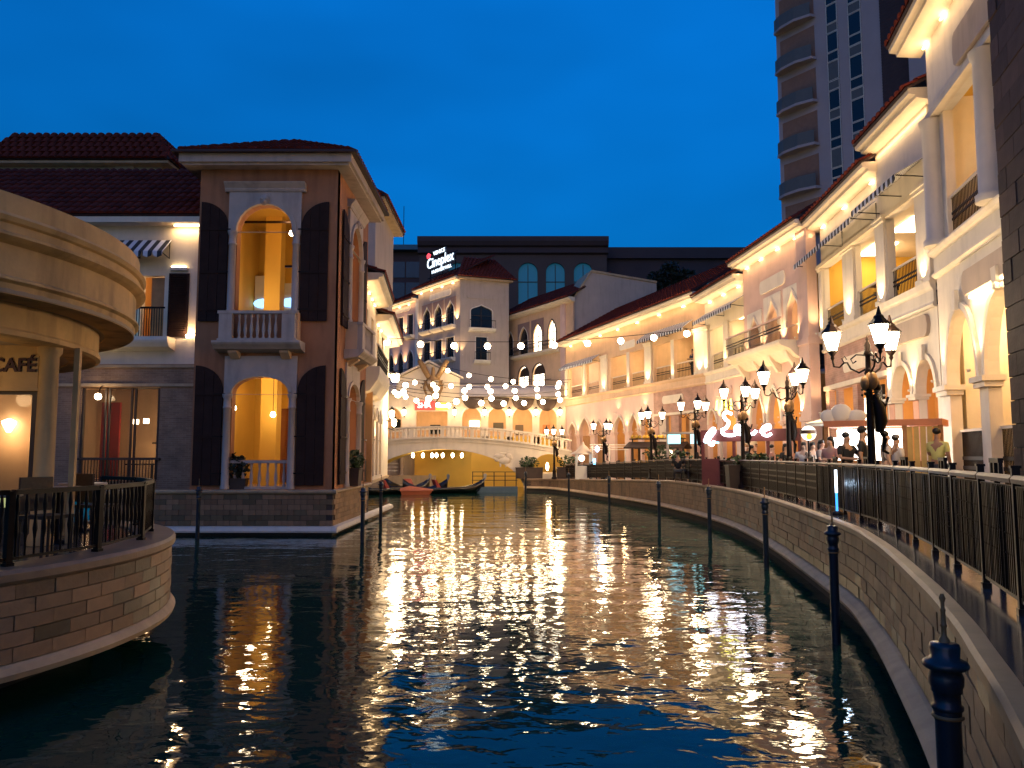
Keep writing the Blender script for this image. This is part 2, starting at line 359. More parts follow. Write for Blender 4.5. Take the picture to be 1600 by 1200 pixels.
for k, (y, r, c, an) in enumerate(cand):
    sc = 1 if y < 36 else (1.36 + pz(y) - rz0) / (1.36 - rz0)
    if k < 290:
        inst(blkw if (r == 0 and random.random() < .75) or random.random() < .10 + .25 * max(0, math.sin(k * .021 + 2) - .55) else blk, 'stone_block', qw, (c[0] - math.sin(an) * random.uniform(-.006, .008), c[1] + math.cos(an) * random.uniform(-.006, .008), rz0 + r * rh), (0, 0, an))
    else:
        far.M = Matrix.Translation((c[0], c[1], rz0 + r * rh * sc)) @ Matrix.Rotation(an, 4, 'Z') @ Matrix.Diagonal((1, 1, sc, 1))
        far.bx(-bl / 2 + .007, bl / 2 - .007, -.04, .022 + random.uniform(-.006, .006), .006, rh - .006)
tag(far.build('stone_blocks', BLOCK, qw), kind='stuff')

# promenade railing
rail = thing('promenade_railing', 'long black iron railing with bronze handrail curving along the right quay', 'railing')
RP = resample(offset(QC, -.42), 1.22); RP = [q for q in RP if q[1] > 2.0]
bar = MB().tube([(0, 0, .12), (0, 0, .90)], 0.021, 5)
for z in (.40, .55, .70): bar.ball((0, 0, z), .024, 6, 4, (1, .8, 1.3))
barm = bar.mesh('baluster_bar', IRON)
postm = MB().bx(-.026, .026, -.026, .026, 0, 1.03).bx(-.035, .035, -.035, .035, 0, .05).bx(-.034, .034, -.034, .034, 1.03, 1.05).mesh('post', IRON)
NB = 18
for i, (a, b) in enumerate(zip(RP, RP[1:])):
    z = ZP - .02 + pz(a[1]); an = math.atan2(b[1] - a[1], b[0] - a[0]); L = math.hypot(b[0] - a[0], b[1] - a[1])
    if a[1] > 54.5: break
    inst(postm, 'post', rail, (a[0], a[1], z), (0, 0, an))
    pa = bpy.data.objects.new('panel', MB().bx(.03, L - .03, -.012, .012, .09, .125).bx(.03, L - .03, -.012, .012, .885, .905)
        .bx(.06, .075, -.010, .010, .125, .885).bx(L - .075, L - .06, -.010, .010, .125, .885).mesh('panel', IRON)); link(pa, rail); pa.location = (a[0], a[1], z); pa.rotation_euler = (0, 0, an)
    hr = MB().prism([(-.035, .925), (.035, .925), (.04, .955), (.02, .98), (-.02, .98), (-.04, .955)], 'x', .02, L - .02).build('handrail', IRONB, rail); hr.location = (a[0], a[1], z); hr.rotation_euler = (0, 0, an)
    if i % 2 == 0:   # short inner standard with cross bar, seen behind the rail
        MB().bx(-.02, .02, .10, .14, 0, 1.10).bx(-.16, .16, .10, .14, 1.06, 1.10).bx(-.16, -.125, .105, .135, .90, 1.06).bx(.125, .16, .105, .135, .90, 1.06).build('standard', IRON, rail, None).matrix_basis = Matrix.Translation((a[0], a[1], z)) @ Matrix.Rotation(an + PI, 4, 'Z')
    if a[1] < 17:
        for k in range(NB): inst(barm, 'baluster_bar', pa, (.12 + (L - .24) * k / (NB - 1), 0, 0), (0, 0, random.random()))
    else:
        m2 = MB()
        for k in range(15):
            x = .10 + (L - .20) * k / 14; m2.bx(x - .015, x + .015, -.008, .008, .12, .89)
        m2.bx(.07, L - .07, -.014, .014, .38, .42).bx(.07, L - .07, -.014, .014, .53, .57).bx(.07, L - .07, -.014, .014, .68, .72).build('baluster_bars', IRON, pa)

# mooring poles in the water
pole = thing('mooring_pole', 'nearest blue mooring pole with gilt finial in the bottom right corner', 'mooring pole', (2.27, 4.24, 0), 0, 'blue mooring poles in the canal')
MB().lathe([(.062, -1.3), (.062, 1.22), (.068, 1.24), (.068, 1.28)], 16).build('shaft', POLEB, pole)
MB().lathe([(.070, 1.28), (.078, 1.29), (.078, 1.305), (.066, 1.315), (.066, 1.37), (.076, 1.375), (.076, 1.395), (.084, 1.41), (.086, 1.45), (.072, 1.48), (.105, 1.495), (.115, 1.51), (.105, 1.53), (.07, 1.545), (.075, 1.60), (.068, 1.62), (.03, 1.625)], 16).build('collar', POLEB, pole)
MB().lathe([(.071, 1.24), (.080, 1.25), (.071, 1.26)], 16).build('ring', BRASS, pole)
MB().lathe([(.03, 1.62), (.026, 1.64), (.014, 1.66), (.013, 1.70), (.02, 1.71), (.013, 1.72), (.012, 1.78), (.016, 1.79), (.010, 1.80), (.010, 1.83), (.017, 1.85), (.008, 1.875)], 10).build('finial', BRASS, pole)
PL = [(4.5, 11.2, 'blue mooring pole second nearest along the right quay'), (5.85, 18.4, 'third blue mooring pole from the camera along the right quay'),
      (6.25, 25.2, 'fourth blue mooring pole from the camera along the right quay'), (5.62, 30.4, 'fifth blue mooring pole along the right quay, in mid canal distance'),
      (4.7, 38.4, 'sixth blue mooring pole along the right quay below the market stalls'), (3.25, 45.4, 'seventh blue mooring pole along the right quay near the bridge'),
      (.85, 49.5, 'far blue mooring pole in front of the bridge foot planters'), (-4.5, 24.0, 'blue mooring pole beside the tall corner tower side wall'),
      (-4.95, 30.0, 'dark mooring pole behind the one beside the corner tower'), (-9.9, 25.1, 'dark mooring pole in front of the corner tower base')]
for x, y, lb in PL: clone(pole, (x, y, 0), random.random(), lb)

# ================================================================== LEFT TERRACE AND CAFE ROTUNDA
TC = (-9.75, 9.9)
def arcpts(c, r, a0, a1, n): return [(c[0] + r * math.cos(R(a0 + (a1 - a0) * i / n)), c[1] + r * math.sin(R(a0 + (a1 - a0) * i / n))) for i in range(n + 1)]
tr = thing('terrace_wall', 'round stone block wall carrying the cafe terrace on the left', 'wall')
TPa = arcpts(TC, 5.08, 62, -75, 48)           # clockwise, water on the left hand of travel
P3 = [(a[0], a[1], 0) for a in TPa]
mb = MB(); sweep(mb, P3, [(-.02, .46), (-.02, 1.32), (-.6, 1.32), (-.6, .46)]); mb.build('wall_core', JOINT, tr)
mb = MB(); sweep(mb, P3, [(.03, 1.31), (.06, 1.35), (.06, 1.42), (.03, 1.46), (-.5, 1.46), (-.5, 1.31)]); mb.build('coping', COPING, tr)
mb = MB(); sweep(mb, P3, [(-.3, .38), (.07, .38), (.09, .44), (.05, .50), (.02, .53), (-.3, .53)]); mb.build('ledge', STONE, tr)
mb = MB(); sweep(mb, [(a[0], a[1], 0) for a in arcpts(TC, 4.1, 62, -75, 30)], [(0, -1.3), (0, .5), (-.3, .5), (-.3, -1.3)]); mb.build('pier_under_terrace', JOINT, tr)
bl = .46; rows = 5; rz0 = .535; rh = (1.31 - rz0) / rows
blk = MB().bx(-bl / 2 + .005, bl / 2 - .005, -.02, .02, .005, rh - .005).mesh('stone_block', BLOCK)
blkw = blk.copy(); blkw.materials.clear(); blkw.materials.append(BLOCKW)
path = resample(TPa, bl / 2)
for r in range(rows):
    for i in range(1 + r % 2, len(path) - 1, 2):
        a, b = path[i - 1], path[i + 1]; an = math.atan2(b[1] - a[1], b[0] - a[0])
        inst(blkw if random.random() < (.30 if r < 2 else .10) + .45 * (abs(i / len(path) - .42) < .06) else blk, 'stone_block', tr, (path[i][0] + math.sin(an) * random.uniform(0, .008), path[i][1] - math.cos(an) * random.uniform(0, .008), rz0 + r * rh), (0, 0, an))
tag(MB().prism(arcpts(TC, 4.75, 62, -75, 40) + [(-14, 3)], 'z', 1.36, 1.445).build('terrace_floor', PAVE), kind='structure')
rl = thing('terrace_railing', 'dark iron railing round the cafe terrace on the left', 'railing')
RP = resample(arcpts(TC, 4.80, 58, -70, 60), 1.3)
tb = MB().tube([(0, 0, .08), (0, 0, .25), (0, 0, .36), (0, 0, .5), (0, 0, .62), (0, 0, .74)], [.012, .012, .026, .012, .024, .012], 6).mesh('baluster_bar', IRON)
for i, (a, b) in enumerate(zip(RP, RP[1:])):
    an = math.atan2(b[1] - a[1], b[0] - a[0]); L = math.hypot(b[0] - a[0], b[1] - a[1])
    inst(postm, 'post', rl, (a[0], a[1], 1.455), (0, 0, an), (1.3, 1.3, .74))
    pa = MB().bx(.03, L - .03, -.03, .03, .735, .79).bx(.03, L - .03, -.015, .015, .06, .09).build('panel', IRON, rl, (a[0], a[1], 1.455)); pa.rotation_euler = (0, 0, an)
    for k in range(10): inst(tb, 'baluster_bar', pa, (.09 + (L - .18) * k / 9, 0, 0))
cf = thing('cafe_rotunda', 'round cream cafe pavilion with deep curved fascia and CAFE lettering', 'building')
CC = (-9.9, 10.2)
PF = [(a[0], a[1], 0) for a in arcpts(CC, 4.55, 75, -60, 64)]
CAFEP = mat('weathered_cream_render', (.66, .41, .17), .8, .28, 1.2, .25, stain=.42)
mb = MB(); sweep(mb, PF, [(-.5, 4.42), (-.10, 4.42), (-.08, 4.54), (-.03, 4.57), (-.03, 4.60), (-.08, 4.63), (-.08, 4.98), (-.01, 5.01), (.05, 5.05), (.05, 5.08), (-.02, 5.11), (-.02, 5.20), (.02, 5.22), (.05, 5.27), (.02, 5.31), (-.05, 5.33), (-.05, 5.56), (-.3, 5.56)]); mb.build('curved_fascia', CAFEP, cf)
MB().prism(arcpts(CC, 4.40, 80, -60, 48) + [(-16, 2), (-16, 14)], 'z', 5.2, 5.3).build('roof_slab', CONC, cf)
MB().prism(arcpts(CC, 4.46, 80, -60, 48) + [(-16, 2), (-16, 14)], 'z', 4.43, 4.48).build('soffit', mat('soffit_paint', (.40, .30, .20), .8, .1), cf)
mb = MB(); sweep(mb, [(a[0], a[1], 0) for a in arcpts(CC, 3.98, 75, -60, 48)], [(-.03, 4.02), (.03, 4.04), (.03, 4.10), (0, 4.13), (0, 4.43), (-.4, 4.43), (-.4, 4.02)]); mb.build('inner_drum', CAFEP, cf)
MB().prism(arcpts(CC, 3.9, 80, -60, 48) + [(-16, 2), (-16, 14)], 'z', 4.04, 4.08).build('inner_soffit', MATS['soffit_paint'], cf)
SO = Matrix.Translation((-9.15, 10.05, 0)) @ Matrix.Rotation(R(4), 4, 'Z')
MB(SO).bx(0, 2.95, 0, .25, 3.48, 4.04).build('sign_board', CAFEP, cf); MB(SO).bx(-.05, 3.0, -.03, .28, 3.44, 3.48).build('sign_moulding', CAFEP, cf)
for x in (3.06, .9): MB(SO).lathe([(.16, 1.45), (.16, 1.55), (.125, 1.6), (.115, 3.9), (.15, 3.95), (.15, 4.04)], 16, (x, .05, 0)).build('column', CAFEP, cf)
MB(SO).bx(3.30, 3.37, .2, .27, 1.45, 4.04).build('slim_post', CAFEP, cf)
MB(SO).bx(0, 2.9, .10, .14, 1.45, 1.6).bx(0, 2.9, .10, .14, 3.40, 3.47).bx(1.5, 1.56, .10, .14, 1.6, 3.4).bx(2.84, 2.9, .10, .14, 1.6, 3.4).build('shopfront_frame', DKWOOD, cf)
MB(SO).bx(0, 2.9, .115, .125, 1.6, 3.4).build('shopfront_glass', glassmat('cafe_glass', (.03, .02, .015), .06, .25), cf)
MB(SO).bx(-1, 2.0, 1.7, 1.8, 1.45, 4.0).build('inner_wall', PEACH, cf); MB(SO).hexa([(2.86, .16, 1.45), (2.94, .16, 1.45), (2.08, 1.7, 1.45), (2.0, 1.7, 1.45)], [(2.86, .16, 4.0), (2.94, .16, 4.0), (2.08, 1.7, 4.0), (2.0, 1.7, 4.0)]).build('inner_side_wall', PEACH, cf)
MB(SO).bx(.9, 2.8, .9, 1.3, 1.45, 2.1).build('counter', DKWOOD, cf); MB(SO).bx(.9, 2.8, .88, .899, 1.88, 2.06).build('lit_counter_front', emit('greenish_lit', (.55, .6, .25), 1.2), cf)
MB(SO).lathe([(.03, 0), (.09, .12), (.1, .16), (.02, .2)], 10, (1.75, 1.6, 2.95)).build('wall_sconce', LANT, cf); pt_light(cf, SO @ Vector((1.75, 1.45, 2.85)), 9, WARM, .05); pt_light(cf, SO @ Vector((1.6, 1.2, 3.5)), 5, WARM, .05)
def text(s, size, m, parent, loc, rot, ext=.015, off=0., shear=0.):
    c = bpy.data.curves.new('lettering', 'FONT'); c.body = s; c.size = size; c.extrude = ext; c.offset = off; c.align_x = 'CENTER'; c.align_y = 'CENTER'; c.shear = shear; c.resolution_u = 3
    t = bpy.data.objects.new('tmp', c); dg = bpy.context.evaluated_depsgraph_get(); C.objects.link(t); dg.update()
    me = bpy.data.meshes.new_from_object(t.evaluated_get(dg)); bpy.data.objects.remove(t)
    me.materials.clear(); me.materials.append(m)
    o = bpy.data.objects.new('lettering', me); link(o, parent); o.location = loc; o.rotation_euler = rot; return o
tx = text('CAFÉ', .245, mat('dark_red_letter', (.06, .015, .012), .5), cf, SO @ Vector((2.64, -.012, 3.77)), (R(90), 0, R(4)), .012, .006)
# cafe terrace: tables
def cafe_table(loc, lb):
    t = thing('cafe_table', lb, 'table', loc, random.random(), 'tables on the cafe terrace')
    MB().lathe([(.32, .70), (.34, .71), (.34, .735), (.32, .74)], 20).build('table_top', mat('pale_table', (.5, .42, .32), .3), t)
    MB().lathe([(.2, 0), (.2, .02), (.03, .05), (.025, .70)], 10).build('pedestal', IRON, t)
cafe_table((-6.05, 10.6, 1.446), 'small round table behind the terrace railing by the cafe column')
cafe_table((-5.75, 8.7, 1.446), 'small round table at the near side of the cafe terrace')
cafe_table((-6.6, 12.2, 1.446), 'small round table at the far side of the cafe terrace')
def terrace_chair(loc, rz, lb):
    t = thing('terrace_chair', lb, 'chair', loc, rz, 'chairs on the cafe terrace')
    MB().bx(-.21, .21, -.21, .21, .42, .46).build('seat', DKWOOD, t)
    MB().bx(-.21, .21, .18, .21, .5, .9).build('backrest', DKWOOD, t)
    for sx in (-1, 1):
        for sy in (-1, 1): MB().tube([(sx * .19, sy * .19, 0), (sx * .19, sy * .19, .44)], .018, 6).build('leg', DKWOOD, t)
terrace_chair((-5.5, 9.4, 1.446), 1.2, 'dark chair near the middle of the cafe terrace railing')
terrace_chair((-5.95, 11.4, 1.446), 2.6, 'dark chair at the far bend of the cafe terrace railing')
pt_light(cf, (-6.9, 9.3, 3.4), 10, WARM, .1)

# ================================================================== shared facade kit
def balustrade(parent, x0, x1, z0, h, y, n, piers=(), M=None, m=None, prow=.05):
    m = m or KTRIM
    MB(M).bx(x0, x1, y - .11, y + .11, z0 + h - .10, z0 + h).build('top_rail', m, parent)
    MB(M).bx(x0, x1, y - .10, y + .10, z0, z0 + .08).build('bottom_rail', m, parent)
    for a, b in piers: MB(M).bx(a, b, y - .095, y + .095, z0 + .08, z0 + h - .10).build('pier', m, parent)
    hh = h - .18
    for i in range(n):
        x = x0 + (x1 - x0) * (i + .5) / n
        if any(a - .03 < x < b + .03 for a, b in piers): continue
        MB(M).lathe([(.055, 0), (.055, .05 * hh), (.03, .1 * hh), (.062, .34 * hh), (.05, .5 * hh), (.028, .75 * hh), (.045, .88 * hh), (.05, hh)], 8, (x, y, z0 + .08)).build('baluster', m, parent)
def barrel_tile(w, l):
    mb = MB(); n = 5; vs = []
    for k, (yy, s) in enumerate(((0, 1.0), (l * 1.06, .86))):
        for j in range(n + 1):
            th = PI * j / n; vs.append((w * .5 * s * math.cos(th), yy, w * .34 * s * math.sin(th) + (.03 if k == 0 else 0)))
    mb.add(vs, [(j, j + 1, n + 2 + j, n + 1 + j) for j in range(n)], True); mb.add(vs[:n + 1], [tuple(range(n + 1))]); return mb
def roof_plane(parent, O, U, Vv, W_, L_, tw=.3, tl=.38, single=False, tri=None, m=None, cap=300):
    """tiled slope: O eave-left corner, U unit along eave, Vv unit up the slope, tri(v)->(u0,u1) limits"""
    m = m or TILE; O, U, Vv = Vector(O), Vector(U).normalized(), Vector(Vv).normalized(); N = U.cross(Vv)
    M0 = Matrix((U, Vv, N)).transposed().to_4x4(); M0.translation = O
    poly = [(0, 0), (W_, 0), (W_, L_), (0, L_)] if tri is None else [(tri(0)[0], 0), (tri(0)[1], 0), (tri(L_)[1], L_), (tri(L_)[0], L_)]
    MB(M0).prism(poly, 'z', -.08, -.005).build('roof_deck', mat('roof_deck', (.05, .025, .022), .8), parent)
    me = barrel_tile(tw, tl).mesh('roof_tile', m) if single else None; join = MB(); k = 0
    nv = max(1, int(round(L_ / tl))); tl2 = L_ / nv
    for j in range(nv):
        a, b = (0, W_) if tri is None else tri((j + .5) * tl2)
        nu = int((b - a) / tw)
        if nu < 1: continue
        st = (b - a) / nu
        for i in range(nu):
            Mt = M0 @ Matrix.Translation((a + (i + .5) * st, j * tl2, 0)) @ Matrix.Rotation(random.uniform(-.02, .02), 4, 'Z')
            if single and k < cap:
                o = bpy.data.objects.new('roof_tile', me); link(o, parent); o.matrix_basis = Mt; k += 1
            else:
                join.M = Mt; bt = barrel_tile(tw, tl2); join.add(bt.v, bt.f, True)
    if join.v: tag(join.build('roof_tiles', m, parent), kind='stuff')
def frame(name, label, cat, a, b, group=None):
    dx, dy = b[0] - a[0], b[1] - a[1]
    t = thing(name, label, cat, (a[0], a[1], 0), math.atan2(dy, dx), group); return t, math.hypot(dx, dy)
def cornice(parent, x0, x1, prof, m, name='cornice'): return MB().prism(prof, 'x', x0, x1).build(name, m, parent)
def band(parent, x0, x1, z0, z1, m, d=.10):
    h = z1 - z0
    return cornice(parent, x0, x1, [(.02, z0), (-.04, z0), (-d * .8, z0 + .07), (-d * .8, z0 + .12), (-.045, z0 + .15), (-.045, z1 - .18), (-d, z1 - .12), (-d * 1.3, z1 - .05), (-d * 1.3, z1), (.02, z1)], m, 'band')
def eave(parent, x0, x1, z, over=.7, lights=(), depth=5, rise=2.4, w=14, m=None, tl=.4, run=None, soff=None):
    """boxed eave with soffit, warm soffit lights and tiled slope"""
    m = m or CREAM; o = over
    MB().prism([(.05, z - .12), (-o + .18, z - .02), (-o + .16, z + .06), (-o, z + .10), (-o - .03, z + .26), (.05, z + .26)], 'x', x0, x1).build('eave', soff or m, parent)
    run = run or depth
    Lr = math.hypot(run + o, rise)
    roof_plane(parent, (x0, -o - .08, z + .27), (1, 0, 0), (0, (run + o) / Lr, rise / Lr), x1 - x0, Lr, .32, tl)
    for lx in lights: MB().bx(lx - .16, lx + .16, -.09, -.04, z - .20, z - .17).build('eave_light', STRIP, parent)
    if lights:
        w_ = x1 - x0
        area(parent, ((x0 + x1) / 2, -.22, z - .34), (R(180) + R(28), 0, 0), w_ * .96, .06, 3.0 * w_)
        area(parent, ((x0 + x1) / 2, -.30, z - .20), (R(24), 0, 0), w_ * .96, .06, 3.0 * w_)
def room(parent, x0, x1, y0, y1, z0, z1, wallm, floorm, ceilm, lights=(), strips=()):
    MB().bx(x0, x1, y1, y1 + .1, z0, z1).build('back_wall', wallm, parent)
    MB().bx(x0 - .08, x0, y0, y1, z0, z1).build('side_wall', wallm, parent); MB().bx(x1, x1 + .08, y0, y1, z0, z1).build('side_wall', wallm, parent)
    MB().bx(x0, x1, y0, y1, z0 - .1, z0).build('floor_slab', floorm, parent); MB().bx(x0, x1, y0, y1, z1, z1 + .1).build('ceiling', ceilm, parent)
    for lx, ly, lz, w in lights: pt_light(parent, (lx, ly, lz), w, WARM, .2, 'room_light')
    for a, b, c, d, z in strips: MB().bx(a, b, c, d, z - .04, z).build('ceiling_light', STRIP, parent)
def uplight(parent, x, y, z, w=26, ang=95, tilt=9, m=None):
    y = max(y, -.30)
    MB().lathe([(.03, 0), (.04, .02), (.04, .06)], 8, (x, y, z)).build('uplight', WHITE, parent)
    spot(parent, (x, y, z + .10), (R(180 - tilt), 0, 0), w * 6.2, ang, .95)
def pilaster(parent, x0, x1, z0, z1, d, m, cap=True):
    MB().bx(x0, x1, -d, .0, z0, z1).build('pilaster', m, parent)
    if cap:
        MB().bx(x0 - .05, x1 + .05, -d - .05, .0, z1 - .12, z1 - .001).bx(x0 - .08, x1 + .08, -d - .08, .0, z1, z1 + .08).build('capital', m, parent)
        MB().bx(x0 - .05, x1 + .05, -d - .05, .0, z0, z0 + .15).build('plinth', m, parent)
def gallery_rail(parent, x0, x1, z, h=1.0, y=.1, m=None, bars=.11):
    MB().bx(x0, x1, y - .04, y + .04, z + h - .06, z + h).build('handrail', m or CREAM, parent)
    mb = MB(); k = max(2, int((x1 - x0) / bars))
    for i in range(k):
        x = x0 + (x1 - x0) * (i + .5) / k; mb.bx(x - .009, x + .009, y - .009, y + .009, z, z + h - .06)
    mb.bx(x0, x1, y - .016, y + .016, z + h * .45, z + h * .50).bx(x0, x1, y - .016, y + .016, z + h * .58, z + h * .63)
    mb.build('rail_bars', IRON, parent)
def plaque(parent, x0, x1, z0, z1, m, y=-.06, r=.16):
    pts = [(x0 + r, z0), (x1 - r, z0), (x1 - r * .35, z0 + r * .5), (x1, (z0 + z1) / 2), (x1 - r * .35, z1 - r * .5), (x1 - r, z1), (x0 + r, z1), (x0 + r * .35, z1 - r * .5), (x0, (z0 + z1) / 2), (x0 + r * .35, z0 + r * .5)]
    MB().prism(pts, 'y', y, .0).build('blank_sign_panel', m, parent)
def awning(parent, x0, x1, z, drop=.45, out=.75):
    a = MB().hexa([(x0, -.05, z - .02), (x1, -.05, z - .02), (x1, -out, z - drop - .02), (x0, -out, z - drop - .02)], [(x0, -.05, z), (x1, -.05, z), (x1, -out, z - drop), (x0, -out, z - drop)]).build('awning', STRIPE, parent)
    k = max(3, int((x1 - x0) / .32)); mb = MB(); w = (x1 - x0) / k
    for i in range(k):
        c = x0 + (i + .5) * w
        mb.prism([(c - w * .48, z - drop - .02), (c - w * .4, z - drop - .16), (c, z - drop - .22), (c + w * .4, z - drop - .16), (c + w * .48, z - drop - .02)], 'y', -out - .01, -out + .01)
    mb.build('valance', STRIPE, a)
    for x in (x0 + .05, (x0 + x1) / 2, x1 - .05): MB().tube([(x, -.06, z - .1), (x, -.06, z - drop - .1), (x, -out, z - drop - .03)], .02, 5).build('awning_bracket', IRON, a)

# ================================================================== CORNER TOWER (left)
KTRIM = mat('tower_trim_plaster', (.52, .405, .32), .75, .16, 1.5, .1, stain=.25)
kt = thing('corner_tower', 'tall brown-pink corner tower with arched openings, dark shutters and tiled hip roof', 'building', (-10.65, 26.2, 0))
KW, KD = 4.7, 5.7
def portal(parent, M, xc, lower):
    """arched surround with columns, shutters; xc centre of opening on the wall plane y=0"""
    a, b = xc - .95, xc + .95
    if not lower:
        zs, ri, zt = 10.2, .92, 11.55
        MB(M).wall([(a - .28, zs - .05), (b + .28, zs - .05), (b + .28, zt), (a - .28, zt)], [arch(a + .001, b - .001, zs - .04, zs, ri)], -.09, -.002).build('spandrel_panel', KTRIM, parent)
        MB(M).ring(acurve(a, b, zs, ri), .15, -.15, -.088).build('archivolt', KTRIM, parent)
        MB(M).prism([(0, zt), (-.12, zt), (-.16, zt + .08), (-.16, zt + .11), (-.28, zt + .26), (-.30, zt + .30), (0, zt + .30)], 'x', a - .42, b + .42).build('hood_cornice', KTRIM, parent)
        k = MB(M).ball((xc, -.16, zs + ri + .12), .17, 12, 8, (1, .6, 1.15)); k.ball((xc - .08, -.24, zs + ri + .14), .05, 6, 5); k.ball((xc + .08, -.24, zs + ri + .14), .05, 6, 5); k.ball((xc, -.26, zs + ri + .05), .05, 6, 5); k.build('keystone_head', KTRIM, parent)
        z0, z1, cz = 7.36, 10.2, 10.05
    else:
        zs, ri, zt = 4.68, .55, 5.92
        MB(M).wall([(a - .26, zs - .05), (b + .26, zs - .05), (b + .26, zt), (a - .26, zt)], [arch(a + .001, b - .001, zs - .04, zs, ri)], -.07, -.002).build('spandrel_panel', KTRIM, parent)
        MB(M).ring(acurve(a, b, zs, ri), .12, -.13, -.068).build('archivolt', KTRIM, parent)
        z0, z1, cz = 1.5, 4.68, 4.5
    for s, x in ((-1, a - .13), (1, b + .13)):
        MB(M).lathe([(.15, z0), (.15, z0 + .1), (.125, z0 + .14), (.115, cz - .35), (.14, cz - .33), (.14, cz - .28), (.12, cz - .26), (.12, cz - .02), (.15, cz + .03), (.17, cz + .10), (.17, cz + .14)], 14, (x, -.06, 0)).build('column', KTRIM, parent)
        # shutter leaf folded back on to the wall, three planks with a quarter-round top
        hx = x + s * .16; w = .93
        zb, zt2, zl = (7.1, 11.2, 10.35) if not lower else (1.62, 5.60, 4.75)
        leaf = MB(M)
        Tb = .04
        sh = None
        for q in range(3):
            u0, u1 = w * q / 3 + .006, w * (q + 1) / 3 - .006
            hz = lambda u: zl + (zt2 - zl) * math.sqrt(max(0, 1 - (1 - u / w) ** 2))
            us = [u0 + (u1 - u0) * t / 4 for t in range(5)]
            pts = [(hx + s * u0, zb), (hx + s * u1, zb)] + [(hx + s * u, hz(u)) for u in us[::-1]]
            if s < 0: pts = pts[::-1]
            MB(M).prism(pts, 'y', -.09, -.04).build('shutter_plank', SHUT, parent)
        for zz in (zb + .35, zb + (zl - zb) * .5, zl - .15):
            lo, hi = sorted((hx + s * .02, hx + s * (w - .02))); MB(M).bx(lo, hi, -.115, -.089, zz, zz + .09).build('shutter_batten', SHUT, parent)
            lo, hi = sorted((hx - s * .10, hx + s * .30)); MB(M).bx(lo, hi, -.125, -.114, zz + .025, zz + .065).build('strap_hinge', IRON, parent)
Mf = Matrix.Identity(4)
Ms = Matrix(((0, -1, 0, KW), (1, 0, 0, 0), (0, 0, 1, 0), (0, 0, 0, 1)))     # side wall frame: x' runs away from the viewer
xf, xs = 2.26, 2.9
MB().wall(rect(0, KW, 1.46, 12.36), [arch(xf - .95, xf + .95, 7.37, 10.2, .92), arch(xf - .95, xf + .95, 1.49, 4.68, .55)], 0, .35).build('front_wall', MAUVE, kt)
MB(Ms).wall(rect(.002, KD, 1.46, 12.36), [arch(xs - .95, xs + .95, 7.37, 10.2, .92), arch(xs - .95, xs + .95, 1.49, 4.68, .55)], 0, .35).build('side_wall', MAUVE, kt)
MB().bx(0, .3, .36, KD, 1.46, 12.36).build('left_wall', MAUVE, kt); MB().bx(.3, KW - .36, KD - .3, KD, 1.46, 12.36).build('rear_wall', MAUVE, kt)
portal(kt, Mf, xf, False); portal(kt, Mf, xf, True); portal(kt, Ms, xs, False); portal(kt, Ms, xs, True)
for M, xc in ((Mf, xf), (Ms, xs)):
    MB(M).prism([(0, 6.02), (-.50, 6.10), (-.56, 6.16), (-.66, 6.24), (-.70, 6.30), (-.70, 6.36), (0, 6.36)], 'x', xc - 1.45, xc + 1.45).build('balcony_slab', KTRIM, kt)
    for x in (xc - 1.0, xc + .7): MB(M).prism([(0, 5.80), (-.12, 5.82), (-.40, 6.0), (-.44, 6.06), (0, 6.06)], 'x', x, x + .3).build('bracket', PEACH, kt)
    balustrade(kt, xc - 1.3, xc + 1.3, 6.36, 1.0, -.52, 13, ((xc - 1.25, xc - .82), (xc + .82, xc + 1.25)), M)
    for s in (-1, 1): MB(M).bx(xc + s * 1.2 - .08, xc + s * 1.2 + .08, -.42, 0, 6.36, 7.36).build('balcony_return', PEACH, kt)
    balustrade(kt, xc - .95, xc + .95, 1.50, .95, .12, 7, (), M)
# fascia, hip roof
MB().bx(-.45, KW + .45, -.45, KD + .45, 12.36, 12.44).build('soffit_board', KTRIM, kt)
MB().bx(-.55, KW + .55, -.55, KD + .55, 12.44, 12.78).build('fascia', KTRIM, kt)
cx, cy, az, ez, e = KW / 2, KD / 2, 14.55, 12.80, .68
for O, U, half, hgt_ in (((-e, -e), (1, 0), cx + e, cy + e), ((KW + e, -e), (0, 1), cy + e, cx + e), ((KW + e, KD + e), (-1, 0), cx + e, cy + e), ((-e, KD + e), (0, -1), cy + e, cx + e)):
    nx, ny = -U[1], U[0]; L_ = math.hypot(hgt_, az - ez)
    roof_plane(kt, (O[0], O[1], ez), (U[0], U[1], 0), (nx * hgt_ / L_, ny * hgt_ / L_, (az - ez) / L_), 2 * half, L_, .26, .34, O[0] < 0 and O[1] < 0, lambda v, h=half, L=L_: (h * v / L, 2 * h - h * v / L))
MB().bx(-.74, KW + .74, -.74, KD + .74, 12.72, 12.80).build('eave_board', mat('dark_eave', (.06, .03, .026), .7), kt)
